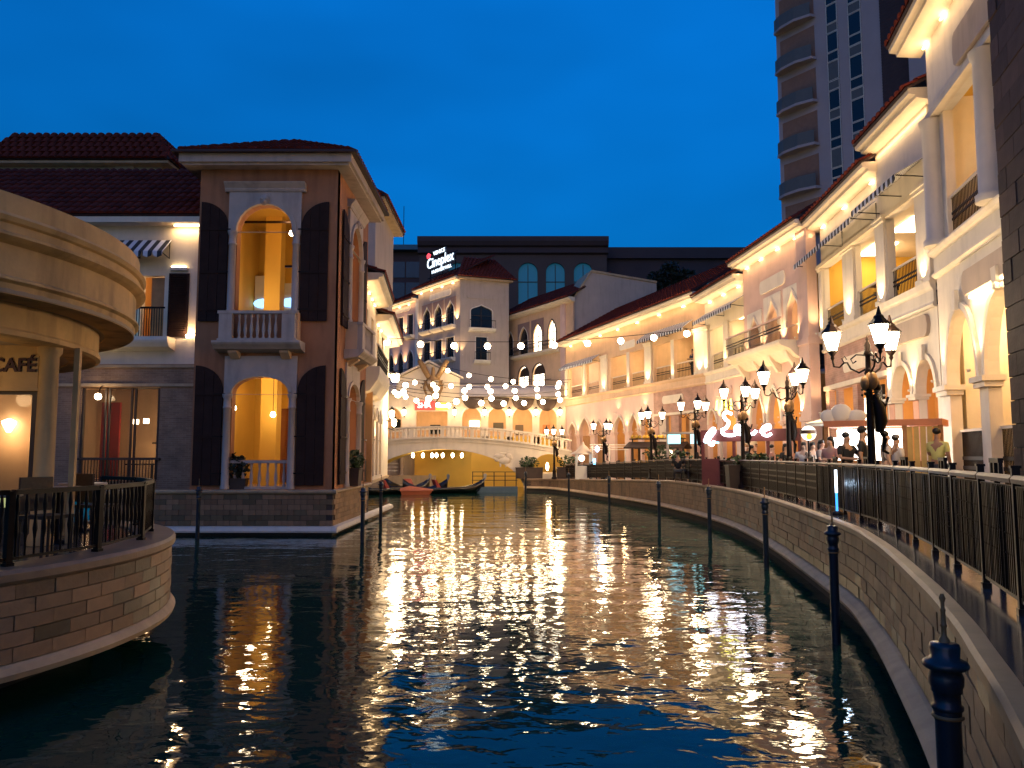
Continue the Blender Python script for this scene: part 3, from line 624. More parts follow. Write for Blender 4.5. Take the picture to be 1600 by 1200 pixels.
# inside
MB().bx(.3, KW - .35, .35, KD - .3, 1.38, 1.48).build('ground_floor', mat('floor_tile', (.4, .3, .2), .4), kt); MB().bx(.3, KW - .35, .35, KD - .3, 5.95, 6.35).build('upper_floor', YELLOW, kt); MB().bx(.3, KW - .35, .35, KD - .3, 11.7, 11.8).build('ceiling', YELLOW, kt)
for z0, z1 in ((1.48, 5.95), (6.35, 11.7)):
    MB().wall(rect(.3, KW - .35, z0, z1), [rect(.7, 1.75, z0 + .05, z0 + 3.0), rect(2.75, 4.0, z0 + .05, z0 + 2.7)], KD - .42, KD - .31).build('inner_back_wall', YELLOW, kt)
    MB().bx(.31, .36, .36, KD - .43, z0, z1).build('inner_left_wall', YELLOW, kt)
    MB().bx(1.25, 1.85, 3.2, 3.8, z0, z1).build('inner_pillar', YELLOW, kt)
MB().bx(.40, 1.15, 4.7, 4.78, 6.36, 9.75).build('white_partition', WHITE, kt); MB().bx(1.55, 2.5, 4.5, 4.58, 6.36, 9.4).build('white_partition', WHITE, kt)
MB().ball((.75, 4.66, 8.62), .42, 14, 6, (.9, .05, .45)).build('blue_glow', GLOWB, kt); MB().ball((1.9, 4.46, 8.62), .42, 14, 6, (.9, .05, .45)).build('blue_glow', GLOWB, kt)  # glowing ovals stand in for a lit ceiling cove reflected on the partitions
MB().bx(2.6, 3.7, 1.2, 1.28, 9.25, 9.32).build('dark_beam', IRON, kt); MB().bx(.6, 3.9, 1.5, 1.56, 10.95, 11.02).build('dark_beam', IRON, kt)
for x, y, z in ((2.95, .75, 10.35), (.95, 1.2, 4.25), (1.9, 2.6, 4.1), (3.5, 2.0, 3.95)):
    MB().ball((x, y, z), .10, 10, 6).build('globe_lamp', BULB, kt); MB().tube([(x, y, z + .1), (x, y, z + 1.2 if z > 8 else 5.95)], .012, 5).build('lamp_cord', IRON, kt)
pt_light(kt, (2.6, 1.4, 10.9), 50, WARM, .15); pt_light(kt, (1.4, 2.0, 8.4), 40, WARM2, .15); pt_light(kt, (1.5, 1.9, 5.2), 60, WARM2, .15); pt_light(kt, (3.4, 4.3, 4.6), 40, WARM2, .15)
for k, (x, z) in enumerate(((1.0, 3.3), (3.1, 3.4))): MB().bx(x, x + .5, KD + .75, KD + .8, z - .5, z + .3).build('lit_shop_window', PANELW if k == 0 else GLOWB, kt)
MB().bx(0, KW, KD + 1.6, KD + 1.7, 1.48, 6).build('shop_wall', ORANGE, kt); pt_light(kt, (2.2, KD + .9, 4.4), 40, WARM2, .2)
# base of the tower, stone blocks on a pale ledge
kb = thing('tower_base_wall', 'low stone block plinth wall under the corner tower with pale waterline ledge', 'wall', (-10.65, 26.2, 0))
MB().bx(-3.2, KW + .06, -.12, .3, -1.3, 1.34).bx(KW - .3, KW + .06, .3, 6.4, -1.3, 1.34).build('wall_core', JOINT, kb)
MB().prism([(.0, 1.34), (-.2, 1.34), (-.26, 1.40), (-.26, 1.455), (-.2, 1.48), (.0, 1.48)], 'x', -3.2, KW + .2).build('coping', STONE, kb)
MB(Ms).prism([(.0, 1.34), (-.12, 1.34), (-.2, 1.40), (-.2, 1.455), (-.14, 1.478), (.0, 1.478)], 'x', -.18, 6.4).build('coping', STONE, kb)
MB().prism([(-.1, .10), (-.28, .10), (-.30, .16), (-.26, .27), (-.1, .31)], 'x', -3.2, KW + .25).build('ledge', WHITE, kb)
MB(Ms).prism([(-.05, .10), (-.23, .10), (-.25, .16), (-.21, .268), (-.05, .308)], 'x', -.26, 12).build('ledge', WHITE, kb)
bl, rows = .42, 6; rh = (1.34 - .315) / rows
blk = MB().bx(-bl / 2 + .006, bl / 2 - .006, -.03, .03, .006, rh - .006).mesh('stone_block', BLOCK)
blkw2 = blk.copy(); blkw2.materials.clear(); blkw2.materials.append(BLOCKW)
for r in range(rows):
    for i in range(19):
        x = -3.0 + bl * (i + .5 * (r % 2))
        if x < KW - .12: inst(blkw2 if random.random() < (.6 if r < 2 else .2) else blk, 'stone_block', kb, (x, -.12 - random.uniform(0, .008), .315 + r * rh))
    for i in range(14): inst(blk, 'stone_block', kb, (KW + .06 + random.uniform(0, .008), .12 + bl * (i + .5 * (r % 2)), .315 + r * rh), (0, 0, R(90)))

# ---- left wing with balcony, window and long tiled roof
lw = thing('left_wing', 'brick and plaster wing left of the tower with small balcony and long tiled roof', 'building', (-20.65, 27.0, 0))
WX = 10.0      # local x of the tower's left wall
MB().wall(rect(0, WX, 5.75, 10.7), [rect(7.75, 8.55, 6.65, 8.85)], 0, .3).build('upper_wall', CREAM, lw)
MB().wall(rect(0, WX, 1.3, 5.75), [rect(5.85, 8.55, 1.75, 4.95)], 0, .3).build('lower_wall', BRICKG, lw)
for z in (4.97, 5.62): MB().bx(4.4, WX, -.07, .0, z, z + .10).build('string_course', STONE, lw)
MB().bx(0, WX, -.42, .1, 10.62, 10.72).bx(0, WX, -.5, -.40, 10.62, 10.86).build('eave_board', CREAM, lw)
Lr = math.hypot(4.2, 3.1)
roof_plane(lw, (0, -.55, 10.88), (1, 0, 0), (0, 4.2 / Lr, 3.1 / Lr), WX, Lr, .30, .52, True)
for (x0, x1) in ((5.85, 6.72), (6.75, 7.62), (7.65, 8.55)):
    MB().ring(rect(x0 + .02, x1 - .02, 1.78, 4.92), -.06, .02, .10, True).build('window_frame', DKWOOD, lw)
    MB().bx(x0 + .06, x1 - .06, .055, .065, 1.84, 4.86).build('pane', glassmat('clear_pane', (.02, .015, .01), .05, .22), lw)
MB().bx(5.75, 8.65, -.1, .02, 2.45, 2.53).build('transom', DKWOOD, lw)
mb = MB()
for i in range(26): x = 5.85 + 2.7 * (i + .5) / 26; mb.bx(x - .012, x + .012, -.07, -.045, 1.45, 2.45)
mb.build('guard_bars', DKWOOD, lw)
room(lw, 5.0, 9.3, .3, 4.0, 1.4, 5.2, PEACH, DKWOOD, DKWOOD, ((7.0, 2.4, 3.6, 34), (8.1, 3.4, 2.9, 10), (6.9, 3.4, 2.9, 10)))
MB().bx(6.7, 8.6, 3.6, 3.95, 3.05, 3.12).build('shelf', DKWOOD, lw); MB().bx(5.2, 5.9, 2.6, 2.7, 1.5, 4.6).build('red_panel', mat('red_paint', (.45, .03, .02), .5), lw)
for x in (6.4, 7.1, 7.8, 8.4): MB().lathe([(.12, 0), (.13, .02), (.05, .30), (.05, .8)], 10, (x, 2.8, 1.5)).bx(x - .25, x + .25, 2.6, 3.1, 2.25, 2.3).build('bar_table', DKWOOD, lw)
for x, y in ((7.55, 1.2), (8.05, 1.5), (6.9, 1.8)): MB().bx(x - .07, x + .07, y - .07, y + .07, 3.75, 3.92).build('spot_lamp', LANT, lw)
MB().ball((6.6, -.35, 4.6), .11, 10, 6).build('globe_lamp', BULB, lw); MB().tube([(6.6, -.35, 4.7), (6.6, -.2, 4.95), (6.6, 0, 5.0)], .015, 5).build('lamp_arm', IRON, lw); pt_light(lw, (6.6, -.5, 4.6), 8)
# balcony
MB().prism([(0, 6.20), (-.5, 6.28), (-.62, 6.42), (-.66, 6.50), (-.66, 6.62), (0, 6.62)], 'x', 5.6, 9.0).build('balcony_slab', WHITE, lw)
mb = MB()
for i in range(20): x = 7.1 + 1.7 * (i + .5) / 20; mb.bx(x - .012, x + .012, -.6, -.58, 6.62, 7.6)
mb.bx(7.05, 8.85, -.62, -.56, 7.58, 7.64).build('balcony_rail', IRON, lw)
awning(lw, 6.6, 8.75, 10.1, .55, .7)
MB().bx(8.72, 9.42, -.07, -.03, 6.68, 8.92).build('shutter', SHUT, lw)
mb = MB()
for i in range(34): z = 6.74 + i * .063; mb.hexa([(8.78, -.075, z), (9.36, -.075, z), (9.36, -.105, z + .02), (8.78, -.105, z + .02)], [(8.78, -.075, z + .012), (9.36, -.075, z + .012), (9.36, -.105, z + .032), (8.78, -.105, z + .032)])
mb.build('louvre_slats', SHUT, lw)
MB().bx(8.75, 9.35, -.12, 0, 9.02, 9.12).build('lintel_shelf', WHITE, lw)
MB().bx(8.80, 9.30, -.10, -.04, 9.13, 9.17).build('strip_lamp', STRIP, lw)
pt_light(lw, (9.5, -.22, 6.78), 26, WARM, .04); MB().lathe([(.06, 0), (.08, .1), (.05, .12)], 8, (9.5, -.2, 6.63)).build('floor_spot', STRIP, lw)
area(lw, (9.3, -.2, 10.5), (R(20), 0, 0), 1.0, .06, 10); MB().bx(8.9, 9.8, -.25, -.2, 10.55, 10.59).build('eave_light', STRIP, lw)
room(lw, 7.0, 9.2, .3, 3.0, 6.6, 9.6, ORANGE, DKWOOD, CREAM, ((8.1, 1.3, 8.9, 28),))
MB().bx(8.05, 8.5, .12, .16, 6.66, 8.8).build('balcony_door', TIMBER, lw); MB().ball((8.25, .35, 8.15), .07, 8, 6).build('globe_lamp', BULB, lw)
MB().ball((7.35, -.45, 7.1), .3, 8, 6, (.35, .35, 1.2)).build('blue_neon', emit('blue_neon', (.1, .6, 1), 3), lw)
# upper block behind
ub = thing('rooftop_block', 'grey rooftop storey with dark tiled hip roof behind the left wing', 'building', (-22.9, 34, 0))
MB().wall(rect(0, 7.3, 9, 15.5), [rect(2.5, 4.6, 13.9, 15.0)], 0, 5).build('wall', GREYW, ub)
MB().bx(2.5, 4.6, .2, .3, 13.9, 15.0).build('dark_window', GLASSB, ub); MB().bx(5.3, 6.1, -.1, -.0, 12, 15.4).build('pier', GREYW, ub)
MB().bx(-.5, 7.8, -.5, 5.5, 15.4, 15.55).build('eave_board', STONE, ub)
L_ = math.hypot(3.3, 1.5)
for O, U, Wd, dp in (((-.6, -.6), (1, 0), 8.5, 3.3), ((7.9, -.6), (0, 1), 6.6, 3.3), ((7.9, 6), (-1, 0), 8.5, 3.3), ((-.6, 6), (0, -1), 6.6, 3.3)):
    L_ = math.hypot(1.0 if U[0] else 1.0, 1.5); roof_plane(ub, (O[0], O[1], 15.55), (*U, 0), (-U[1] / L_, U[0] / L_, 1.5 / L_), Wd, L_, .34, .36, False, lambda v, Wd=Wd, L=L_: (v / L * 1.0, Wd - v / L * 1.0))
MB().bx(.4, 6.9, .4, 5.0, 16.9, 17.06).build('roof_top', mat('dark_eave', (.06, .03, .026), .7), ub)
MB().bx(7.6, 12.2, 1, 6, 9, 13.6).build('link_wall', GREYW, ub)
roof_plane(ub, (7.7, .5, 13.6), (1, 0, 0), (0, .9, .43), 5.0, 3.0, .34, .4)

# ---- row behind the tower on the left bank
rb, WR = frame('left_bank_house', 'cream arcaded house with lit eaves behind the corner tower on the left bank', 'building', (-6.15, 32.0), (-7.55, 48.0))
MB().wall(rect(0, WR, 1.3, 10.2), [arch(.9, 1.9, 3.2, 4.4, .75, 'ptd'), arch(2.5, 3.5, 3.2, 4.4, .75, 'ptd'), arch(5.2, 6.4, 1.6, 4.3, .6), arch(7.4, 8.6, 1.6, 4.3, .6), arch(9.6, 10.8, 1.6, 4.3, .6), rect(1.2, 2.4, 6.9, 9.0), rect(4.0, 5.2, 6.9, 9.0), rect(7.2, 8.4, 6.9, 9.0), rect(10.2, 11.4, 6.9, 9.0)], 0, .3).build('wall', CREAM, rb)
MB().bx(-.02, 4.6, -.1, .02, 1.3, 3.15).build('brick_dado', BRICKR, rb)
for x in (.9, 2.5): MB().bx(x, x + 1, -.12, -.099, 1.5, 2.4).build('dark_panel', DKWOOD, rb); MB().ring(acurve(x, x + 1, 4.4, .75, 'ptd'), .10, -.07, 0).build('archivolt', WHITE, rb)
for x in (5.2, 7.4, 9.6): MB().ring(acurve(x, x + 1.2, 4.3, .6), .12, -.07, 0).build('archivolt', WHITE, rb)
MB().prism([(0, 5.2), (-.3, 5.3), (-.62, 5.75), (-.70, 6.0), (-.70, 6.3), (0, 6.3)], 'x', .4, 6.5).build('balcony_shelf', CREAM, rb)
gallery_rail(rb, .4, 6.5, 6.3, .95, -.6)
MB().bx(0, WR, .31, 2.0, 1.3, 1.45).build('arcade_floor', STONE, rb); MB().bx(0, WR, 2.0, 2.1, 1.3, 10).build('inner_wall', YELLOW, rb)
for x in (6, 10): pt_light(rb, (x, 1.2, 3.8), 30)
for x in (1.8, 4.6, 7.8): pt_light(rb, (x, 1.2, 8.2), 22)
for x, z in ((13.2, 5.0), (15.3, 4.6), (14.3, 7.2)):
    MB().lathe([(.04, -.28), (.13, -.18), (.16, .12), (.05, .2)], 8, (x, -.4, z)).build('wall_lantern', LANT, rb); MB().lathe([(.19, .2), (.1, .32), (.02, .42)], 8, (x, -.4, z)).tube([(x, -.4, z - .3), (x, -.3, z - .45), (x, 0, z - .35)], .025, 5).build('lantern_mount', IRON, rb); pt_light(rb, (x, -.75, z), 260, WARM2, .15)
eave(rb, 0, 6.2, 9.9, .8, (.8, 2.2, 3.6, 5.0), 4, 1.6)
eave(rb, 6.4, WR, 9.3, .8, (7.2, 9, 11), 4, 1.6)
for x in (.2, 4.3, 6.9): uplight(rb, x, -.2, 3.3 if x > 1 else 3.2, 30)
MB().bx(0, WR, -.08, 0, 1.3, 1.44).build('coping', STONE, rb)
tb_ = thing('left_tall_house', 'tall plain house with hip roof rising behind the corner tower', 'building', (-10.4, 39.5, 0))
MB().wall(rect(0, 3.4, 9, 15.6), [rect(1.3, 2.0, 12.6, 14.2)], 0, 6).build('wall', GREYW, tb_); MB().bx(1.3, 2.0, .1, .15, 12.6, 14.2).build('window', GLASSD, tb_)
MB().bx(-.5, 3.9, -.5, 6.5, 15.6, 15.78).build('eave_board', STONE, tb_)
for O, U, Wd, dd in (((-.6, -.6), (1, 0), 4.6, 2.3), ((4.0, -.6), (0, 1), 7.2, 2.3), ((4.0, 6.6), (-1, 0), 4.6, 2.3), ((-.6, 6.6), (0, -1), 7.2, 2.3)):
    L_ = math.hypot(2.2, 1.7); roof_plane(tb_, (O[0], O[1], 15.78), (*U, 0), (-U[1] * 2.2 / L_, U[0] * 2.2 / L_, 1.7 / L_), Wd, L_, .34, .4, False, lambda v, Wd=Wd, L=L_: (v / L * 2.2, Wd - v / L * 2.2))

# ================================================================== RIGHT BANK: five fronts along the promenade
def arch_trim(parent, x0, x1, zs, rise, kind, m, w=.13, key=False):
    MB().ring(acurve(x0, x1, zs, rise, kind, 14), w, -.08, -.001).build('archivolt', m, parent)
    if key: c = (x0 + x1) / 2; z = zs + rise; MB().prism([(c - .09, z - .04), (c + .09, z - .04), (c + .14, z + .42), (c - .14, z + .42)], 'y', -.16, -.079).build('keystone', m, parent)
def impost(parent, x0, x1, z, m, d=.10):
    MB().bx(x0 - .05, x1 + .05, -d, .22, z - .16, z - .06).bx(x0 - .10, x1 + .10, -d - .06, .25, z - .06, z + .02).build('impost', m, parent)
# ---- E : long peach front nearest the bridge
ef, EW = frame('peach_gallery_house', 'long peach house with open upper gallery and pointed arches beside the bridge', 'building', (4.4, 64.0), (10.85, 43.8))
up = [(.8, 3.4), (4.3, 6.6), (8.6, 11.2), (11.7, 13.8), (15.1, 17.3), (17.7, 19.9)]
MB().wall(rect(0, EW, 7.15, 11.7), [rect(a, b, 7.2, 9.55) for a, b in up], 0, .2).build('upper_wall', PEACH, ef)
lowa = [(.6, 2.2, 4.2, .95), (2.9, 4.9, 4.2, 1.25), (5.7, 7.3, 4.2, .95), (9.2, 10.8, 4.2, 1.1), (11.5, 12.8, 4.2, 1.1), (13.3, 14.5, 4.2, 1.1)]
MB().wall(rect(0, 15.0, .7, 6.6), [arch(a, b, .8, zs, ri, 'ptd') for a, b, zs, ri in lowa], 0, .2).build('lower_wall', PINK, ef)
MB().wall(rect(15.0, EW, .7, 6.6), [rect(15.6, 19.9, .8, 5.0)], 0, .2).build('brick_wall', BRICKP, ef)
for a, b, zs, ri in lowa: arch_trim(ef, a, b, zs, ri, 'ptd', CREAM, .12); impost(ef, a - .32, a, zs, PINK, .06); impost(ef, b, b + .3, zs, PINK, .06)
band(ef, 0, EW, 6.55, 7.2, PEACH, .12); MB().bx(15.0, EW, -.05, 0, 5.05, 5.2).build('lintel', CREAM, ef)
for x0, x1 in ((0, .5), (7.1, 8.2), (14.0, 14.9), (20.2, 21.2)): pilaster(ef, x0, x1, 7.2, 9.75, .10, CREAM); uplight(ef, (x0 + x1) / 2, -.35, 7.22, 34)
for x0, x1 in ((3.6, 4.1), (11.25, 11.65), (17.32, 17.68)): pilaster(ef, x0, x1, 7.2, 9.6, .03, CREAM, False); uplight(ef, (x0 + x1) / 2, -.25, 7.22, 16)
for a, b in up: gallery_rail(ef, a, b, 7.2, .95, .2, CREAM, .16)
for x in (2.55, 5.3, 8.3, 11.15, 13.05): uplight(ef, x, -.28, 4.3, 22)
for x in (9.9, 13.9): uplight(ef, x, -.3, 5.5, 12)
plaque(ef, 10.2, 12.6, 9.85, 10.35, WHITE); plaque(ef, 16.2, 18.7, 5.75, 6.25, CREAM)
awning(ef, .2, 7.0, 10.05, .45, .7); awning(ef, 14.2, 20.0, 10.45, .5, .75)
room(ef, .1, EW - .1, .23, 4.5, 7.1, 10.4, CREAM, DKWOOD, CREAM, [(x, 2.2, 9.6, 46) for x in (2.2, 6, 9.8, 13.5, 17, 20)], [(x, x + 1.6, 1.2, 2.0, 10.38) for x in (1.2, 5, 9, 12.3, 15.6, 18.2)])
for x in (2.0, 5.0, 9.6, 12.8): MB().bx(x, x + 1.4, 4.40, 4.46, 7.6, 9.3).build('lit_window', PANELW, ef)
for x in (7.7, 14.5): MB().bx(x - .1, x + .1, .35, 4.5, 7.1, 10.4).build('partition', PEACH, ef)
room(ef, .1, EW - .1, .23, 4.0, .8, 5.9, ORANGE, DKWOOD, CREAM, [(x, 2.0, 4.6, 70) for x in (2.2, 6.5, 10.5, 14, 18)])
for x0, x1 in ((2.95, 4.85), (5.75, 7.25)): MB().bx(x0, x1, .24, .28, .9, 4.12).build('timber_screen', TIMBER, ef)
for x0, x1, m in ((15.65, 16.5, GREYW), (17.1, 18.05, BRICKP), (19.3, 19.9, PEACH)): MB().bx(x0, x1, .02, .22, .8, 4.99).build('shop_pier', m, ef)
MB().bx(16.5, 17.1, .5, .55, .8, 4.9).bx(18.05, 19.3, .5, .55, .8, 4.9).build('timber_boarding', TIMBER, ef); MB().bx(18.5, 19.1, .45, .49, 3.1, 3.8).build('dark_picture', GLASSD, ef)
eave(ef, -.3, EW, 11.55, .75, (1.2, 4, 7, 10, 13, 16, 19), 5, 3.2)
MB().bx(-.02, .3, .36, 5, .7, 11.6).build('end_wall', PINK, ef)
# ---- D : narrow cream front
df, DW = frame('cream_gallery_house', 'narrow cream house with striped awning between peach gallery and pink balcony house', 'building', (10.85, 43.8), (11.5, 37.9))
MB().wall(rect(.02, DW - .02, 7.15, 11.35), [rect(.75, 2.75, 7.2, 9.5), rect(3.5, 5.85, 7.2, 9.5)], 0, .2).build('upper_wall', CREAM, df)
MB().wall(rect(.02, DW - .02, 1.2, 6.6), [arch(.3, 1.5, 1.3, 4.3, .75, 'round'), arch(2.3, 4.1, 1.3, 4.5, .9, 'round')], 0, .2).build('lower_wall', PINK, df)
arch_trim(df, .3, 1.5, 4.3, .75, 'round', CREAM, .11); arch_trim(df, 2.3, 4.1, 4.5, .9, 'round', CREAM, .12)
band(df, .02, DW - .02, 6.55, 7.2, CREAM, .12)
pilaster(df, .05, .65, 7.2, 9.7, .12, CREAM); pilaster(df, 2.8, 3.45, 7.2, 9.6, .06, CREAM, False)
for x, z, w in ((.3, 7.22, 38), (3.1, 7.22, 30), (1.9, 4.4, 26), (4.6, 4.6, 26), (5.6, 7.3, 26)): uplight(df, x, -.3, z, w)
gallery_rail(df, .75, 2.75, 7.2, .95, .2, CREAM, .16); gallery_rail(df, 3.5, 5.85, 7.2, .95, .2, CREAM, .16)
awning(df, .2, 5.8, 10.5, .5, .8); plaque(df, 1.3, 3.8, 5.75, 6.2, PINK)
room(df, .1, DW - .1, .23, 4.5, 7.1, 10.2, CREAM, DKWOOD, CREAM, ((1.7, 1.9, 9.5, 60), (4.6, 1.9, 9.5, 60)), ((.8, 2.6, 1.0, 1.8, 10.18), (3.5, 5.6, 1.0, 1.8, 10.18)))
room(df, .1, DW - .1, .23, 4.0, 1.3, 5.8, ORANGE, DKWOOD, CREAM, ((1, 1.8, 4.4, 57), (3.4, 1.8, 4.6, 74)))
eave(df, 0, DW, 11.2, .75, (1.0, 3.0, 5.0), 5, 3.2)
# ---- C : pink house with ogee arches and balcony
pf, CW = frame('pink_balcony_house', 'pink house with three ogee arches and a curved balcony', 'building', (11.3, 37.9), (11.9, 30.7))
ogs = [(.75, 1.95, 8.05, 1.05), (2.75, 4.05, 8.3, 1.2), (4.85, 6.1, 8.3, 1.2)]
MB().wall(rect(0, 6.3, 7.15, 11.8), [arch(a, b, 7.2, zs, ri, 'ogee') for a, b, zs, ri in ogs], 0, .2).build('upper_wall', PINK, pf)
lo = [(.65, 2.15, 4.05, 1.5), (2.65, 4.0, 4.05, 1.55), (4.65, 6.05, 4.1, 1.55)]
MB().wall(rect(0, 6.3, 1.2, 6.6), [arch(a, b, 1.3, zs, ri, 'ptd') for a, b, zs, ri in lo], 0, .2).build('lower_wall', PINK, pf)
for a, b, zs, ri in ogs: arch_trim(pf, a, b, zs, ri, 'ogee', WHITE, .10); MB().wall(rect(a - .26, b + .26, zs - .3, zs + ri + .22), [arch(a - .08, b + .08, zs - .28, zs, ri + .1, 'ogee')], -.05, -.001).build('tracery_panel', WHITE, pf)
for a, b, zs, ri in lo: arch_trim(pf, a, b, zs, ri, 'ptd', WHITE, .15); impost(pf, a - .28, a, zs, PINK, .08); impost(pf, b, b + .28, zs, PINK, .08)
MB().bx(6.3, CW, -.22, .2, 1.2, 11.8).build('corner_pilaster', PINK, pf); MB().bx(6.25, CW + .05, -.27, .3, 3.95, 4.15).bx(6.25, CW + .05, -.27, .3, 7.0, 7.25).build('corner_capital', PINK, pf)
band(pf, 0, 6.3, 6.55, 7.2, PINK, .12)
MB().prism([(0, 6.55), (-.25, 6.65), (-.55, 6.95), (-.95, 7.10), (-1.0, 7.2), (-1.0, 7.3), (0, 7.3)], 'x', -.1, 6.2).build('balcony_slab', CREAM, pf)
for x in (.4, 2.2, 4.0, 5.7): MB().prism([(0, 6.2), (-.15, 6.2), (-.5, 6.75), (-.55, 6.9), (0, 6.9)], 'x', x - .12, x + .12).build('balcony_bracket', CREAM, pf)
gallery_rail(pf, -.1, 6.2, 7.3, .95, -.9, PINK, .12)
for x, z, w in ((.35, 7.35, 24), (2.35, 7.35, 30), (4.45, 7.35, 34), (6.2, 7.35, 40), (2.4, 4.2, 30), (4.3, 4.2, 34), (.3, 4.2, 26), (6.4, 4.25, 30)): uplight(pf, x, -.32, z, w)
plaque(pf, 2.1, 4.8, 9.95, 10.55, WHITE)
room(pf, .1, 6.3, .23, 4.5, 7.1, 10.2, YELLOW, DKWOOD, CREAM, ((1.4, 1.9, 9.4, 40), (4.4, 1.9, 9.4, 55)), ((3.0, 4.0, 1.4, 2.2, 10.18), (5.0, 6.0, 1.4, 2.2, 10.18)))
room(pf, .1, 6.3, .23, 4.0, 1.3, 5.9, ORANGE, DKWOOD, CREAM, ((1.4, 1.8, 4.6, 79), (5.2, 1.8, 4.6, 79)))
eave(pf, -.25, CW, 11.75, .65, (.7, 2.4, 4.2, 6.0), 5, 3.4)
MB().bx(-.02, .3, .36, 5, 7, 11.8).build('end_wall', PINK, pf)
# ---- B : cream house with brick panel, long scalloped awning
bf, BW = frame('cream_awning_house', 'cream and brick house with long scalloped awning above the upper gallery', 'building', (12.15, 30.4), (11.4, 20.6))
MB().wall(rect(0, 6.2, 7.2, 11.6), [rect(.3, 2.55, 7.25, 9.85), rect(3.7, 6.0, 7.25, 9.85)], 0, .2).build('upper_wall', WHITE, bf)
MB().wall(rect(6.2, BW, 7.2, 12.2), [rect(6.8, 8.95, 7.25, 9.85)], -.15, .1).build('upper_wall', WHITE, bf)
MB().wall(rect(0, 6.3, 1.2, 6.6), [rect(.45, 1.2, 1.3, 5.05), rect(1.45, 2.95, 1.3, 5.05), rect(3.4, 5.9, 1.3, 5.05)], 0, .2).build('brick_wall', BRICKP, bf)
MB().wall(rect(6.3, BW, 1.2, 6.6), [arch(6.8, 8.1, 1.3, 4.3, .95), arch(8.45, 9.6, 1.3, 4.3, .95)], -.12, .1).build('arcade_wall', WHITE, bf)
for a, b in ((6.8, 8.1), (8.45, 9.6)):
    MB(Matrix.Translation((0, -.12, 0))).ring(acurve(a, b, 4.3, .95, 'round', 14), .14, -.08, -.001).build('archivolt', WHITE, bf)
    c = (a + b) / 2; MB().prism([(c - .09, 5.2), (c + .09, 5.2), (c + .13, 5.62), (c - .13, 5.62)], 'y', -.28, -.2).build('keystone', WHITE, bf)
for a, b in ((6.4, 6.8), (8.1, 8.45)):
    MB().bx(a - .06, b + .06, -.24, .14, 4.16, 4.24).bx(a - .1, b + .1, -.28, .18, 4.24, 4.32).build('impost', WHITE, bf)
    MB().bx(a + .002, b - .002, -.135, .12, 1.3, 4.15).build('coral_pier', mat('salmon_paint', (.70, .34, .22), .6), bf)
band(bf, 0, 6.2, 6.55, 7.25, CREAM, .12); MB(Matrix.Translation((0, -.15, 0))).prism([(.02, 6.55), (-.04, 6.55), (-.09, 6.62), (-.05, 6.7), (-.05, 7.0), (-.12, 7.1), (-.16, 7.25), (.02, 7.25)], 'x', 6.2, BW).build('band', WHITE, bf)
MB().bx(0, 6.3, -.08, 0, 5.08, 5.25).build('lintel', CREAM, bf); plaque(bf, 2.2, 4.9, 5.55, 6.1, CREAM); plaque(bf, 7.1, 9.4, 5.85, 6.45, GREYW, -.22)
pilaster(bf, -.1, .28, 7.25, 9.9, .1, WHITE); pilaster(bf, 2.6, 3.65, 7.25, 9.9, .08, WHITE); pilaster(bf, 6.05, 6.75, 7.25, 9.9, .22, WHITE); pilaster(bf, 9.0, 9.8, 7.25, 9.9, .24, WHITE)
for x, z, w in ((.1, 7.3, 30), (3.1, 7.3, 40), (6.4, 7.3, 50), (9.4, 7.3, 50), (8.28, 4.4, 34), (6.5, 4.4, 34), (0.2, 4.2, 22)): uplight(bf, x, -.42, z, w)
gallery_rail(bf, .3, 2.55, 7.25, 1.0, .1, CREAM, .1); gallery_rail(bf, 3.7, 6.0, 7.25, 1.0, .1, CREAM, .1); gallery_rail(bf, 6.8, 8.95, 7.25, 1.0, .0, CREAM, .1)
awning(bf, -.6, 5.9, 10.75, .55, .9); awning(bf, 6.3, 9.7, 10.8, .55, 1.0)
MB().bx(0, BW, -.2, 0, 9.86, 10.0).build('gallery_lintel', CREAM, bf)
room(bf, .1, BW - .1, .23, 4.5, 7.15, 10.3, YELLOW, DKWOOD, CREAM, ((1.5, 1.9, 9.5, 45), (5, 1.9, 9.5, 45), (8, 1.9, 9.5, 45)), ((.6, 2.4, 1.2, 2.0, 10.28), (3.8, 5.6, 1.2, 2.0, 10.28), (8.2, 8.8, 3.2, 4, 10.28)))
MB().bx(6.95, 8.3, .8, .9, 7.15, 10.3).build('cream_screen_wall', CREAM, bf); MB().bx(1, 2.4, 4.40, 4.46, 7.6, 8.3).build('lit_window', PANELW, bf)
room(bf, .1, BW - .1, .23, 4.0, 1.3, 5.9, ORANGE, DKWOOD, CREAM, ((2.2, 1.6, 4.2, 100), (5, 1.8, 4.4, 50), (8, 1.6, 4.6, 90)))
MB().bx(1.5, 2.6, .9, .95, 3.0, 4.7).build('lit_shop_panel', PANELW, bf); MB().bx(3.5, 4.0, .6, .7, 1.4, 5).build('dark_door', GLASSD, bf)
eave(bf, -.4, 6.3, 11.6, .6, (.6, 3.0, 5.6), 5, 3.0); eave(bf, 6.1, BW + .3, 12.2, .72, (6.9, 9.2), 5, 3.0)
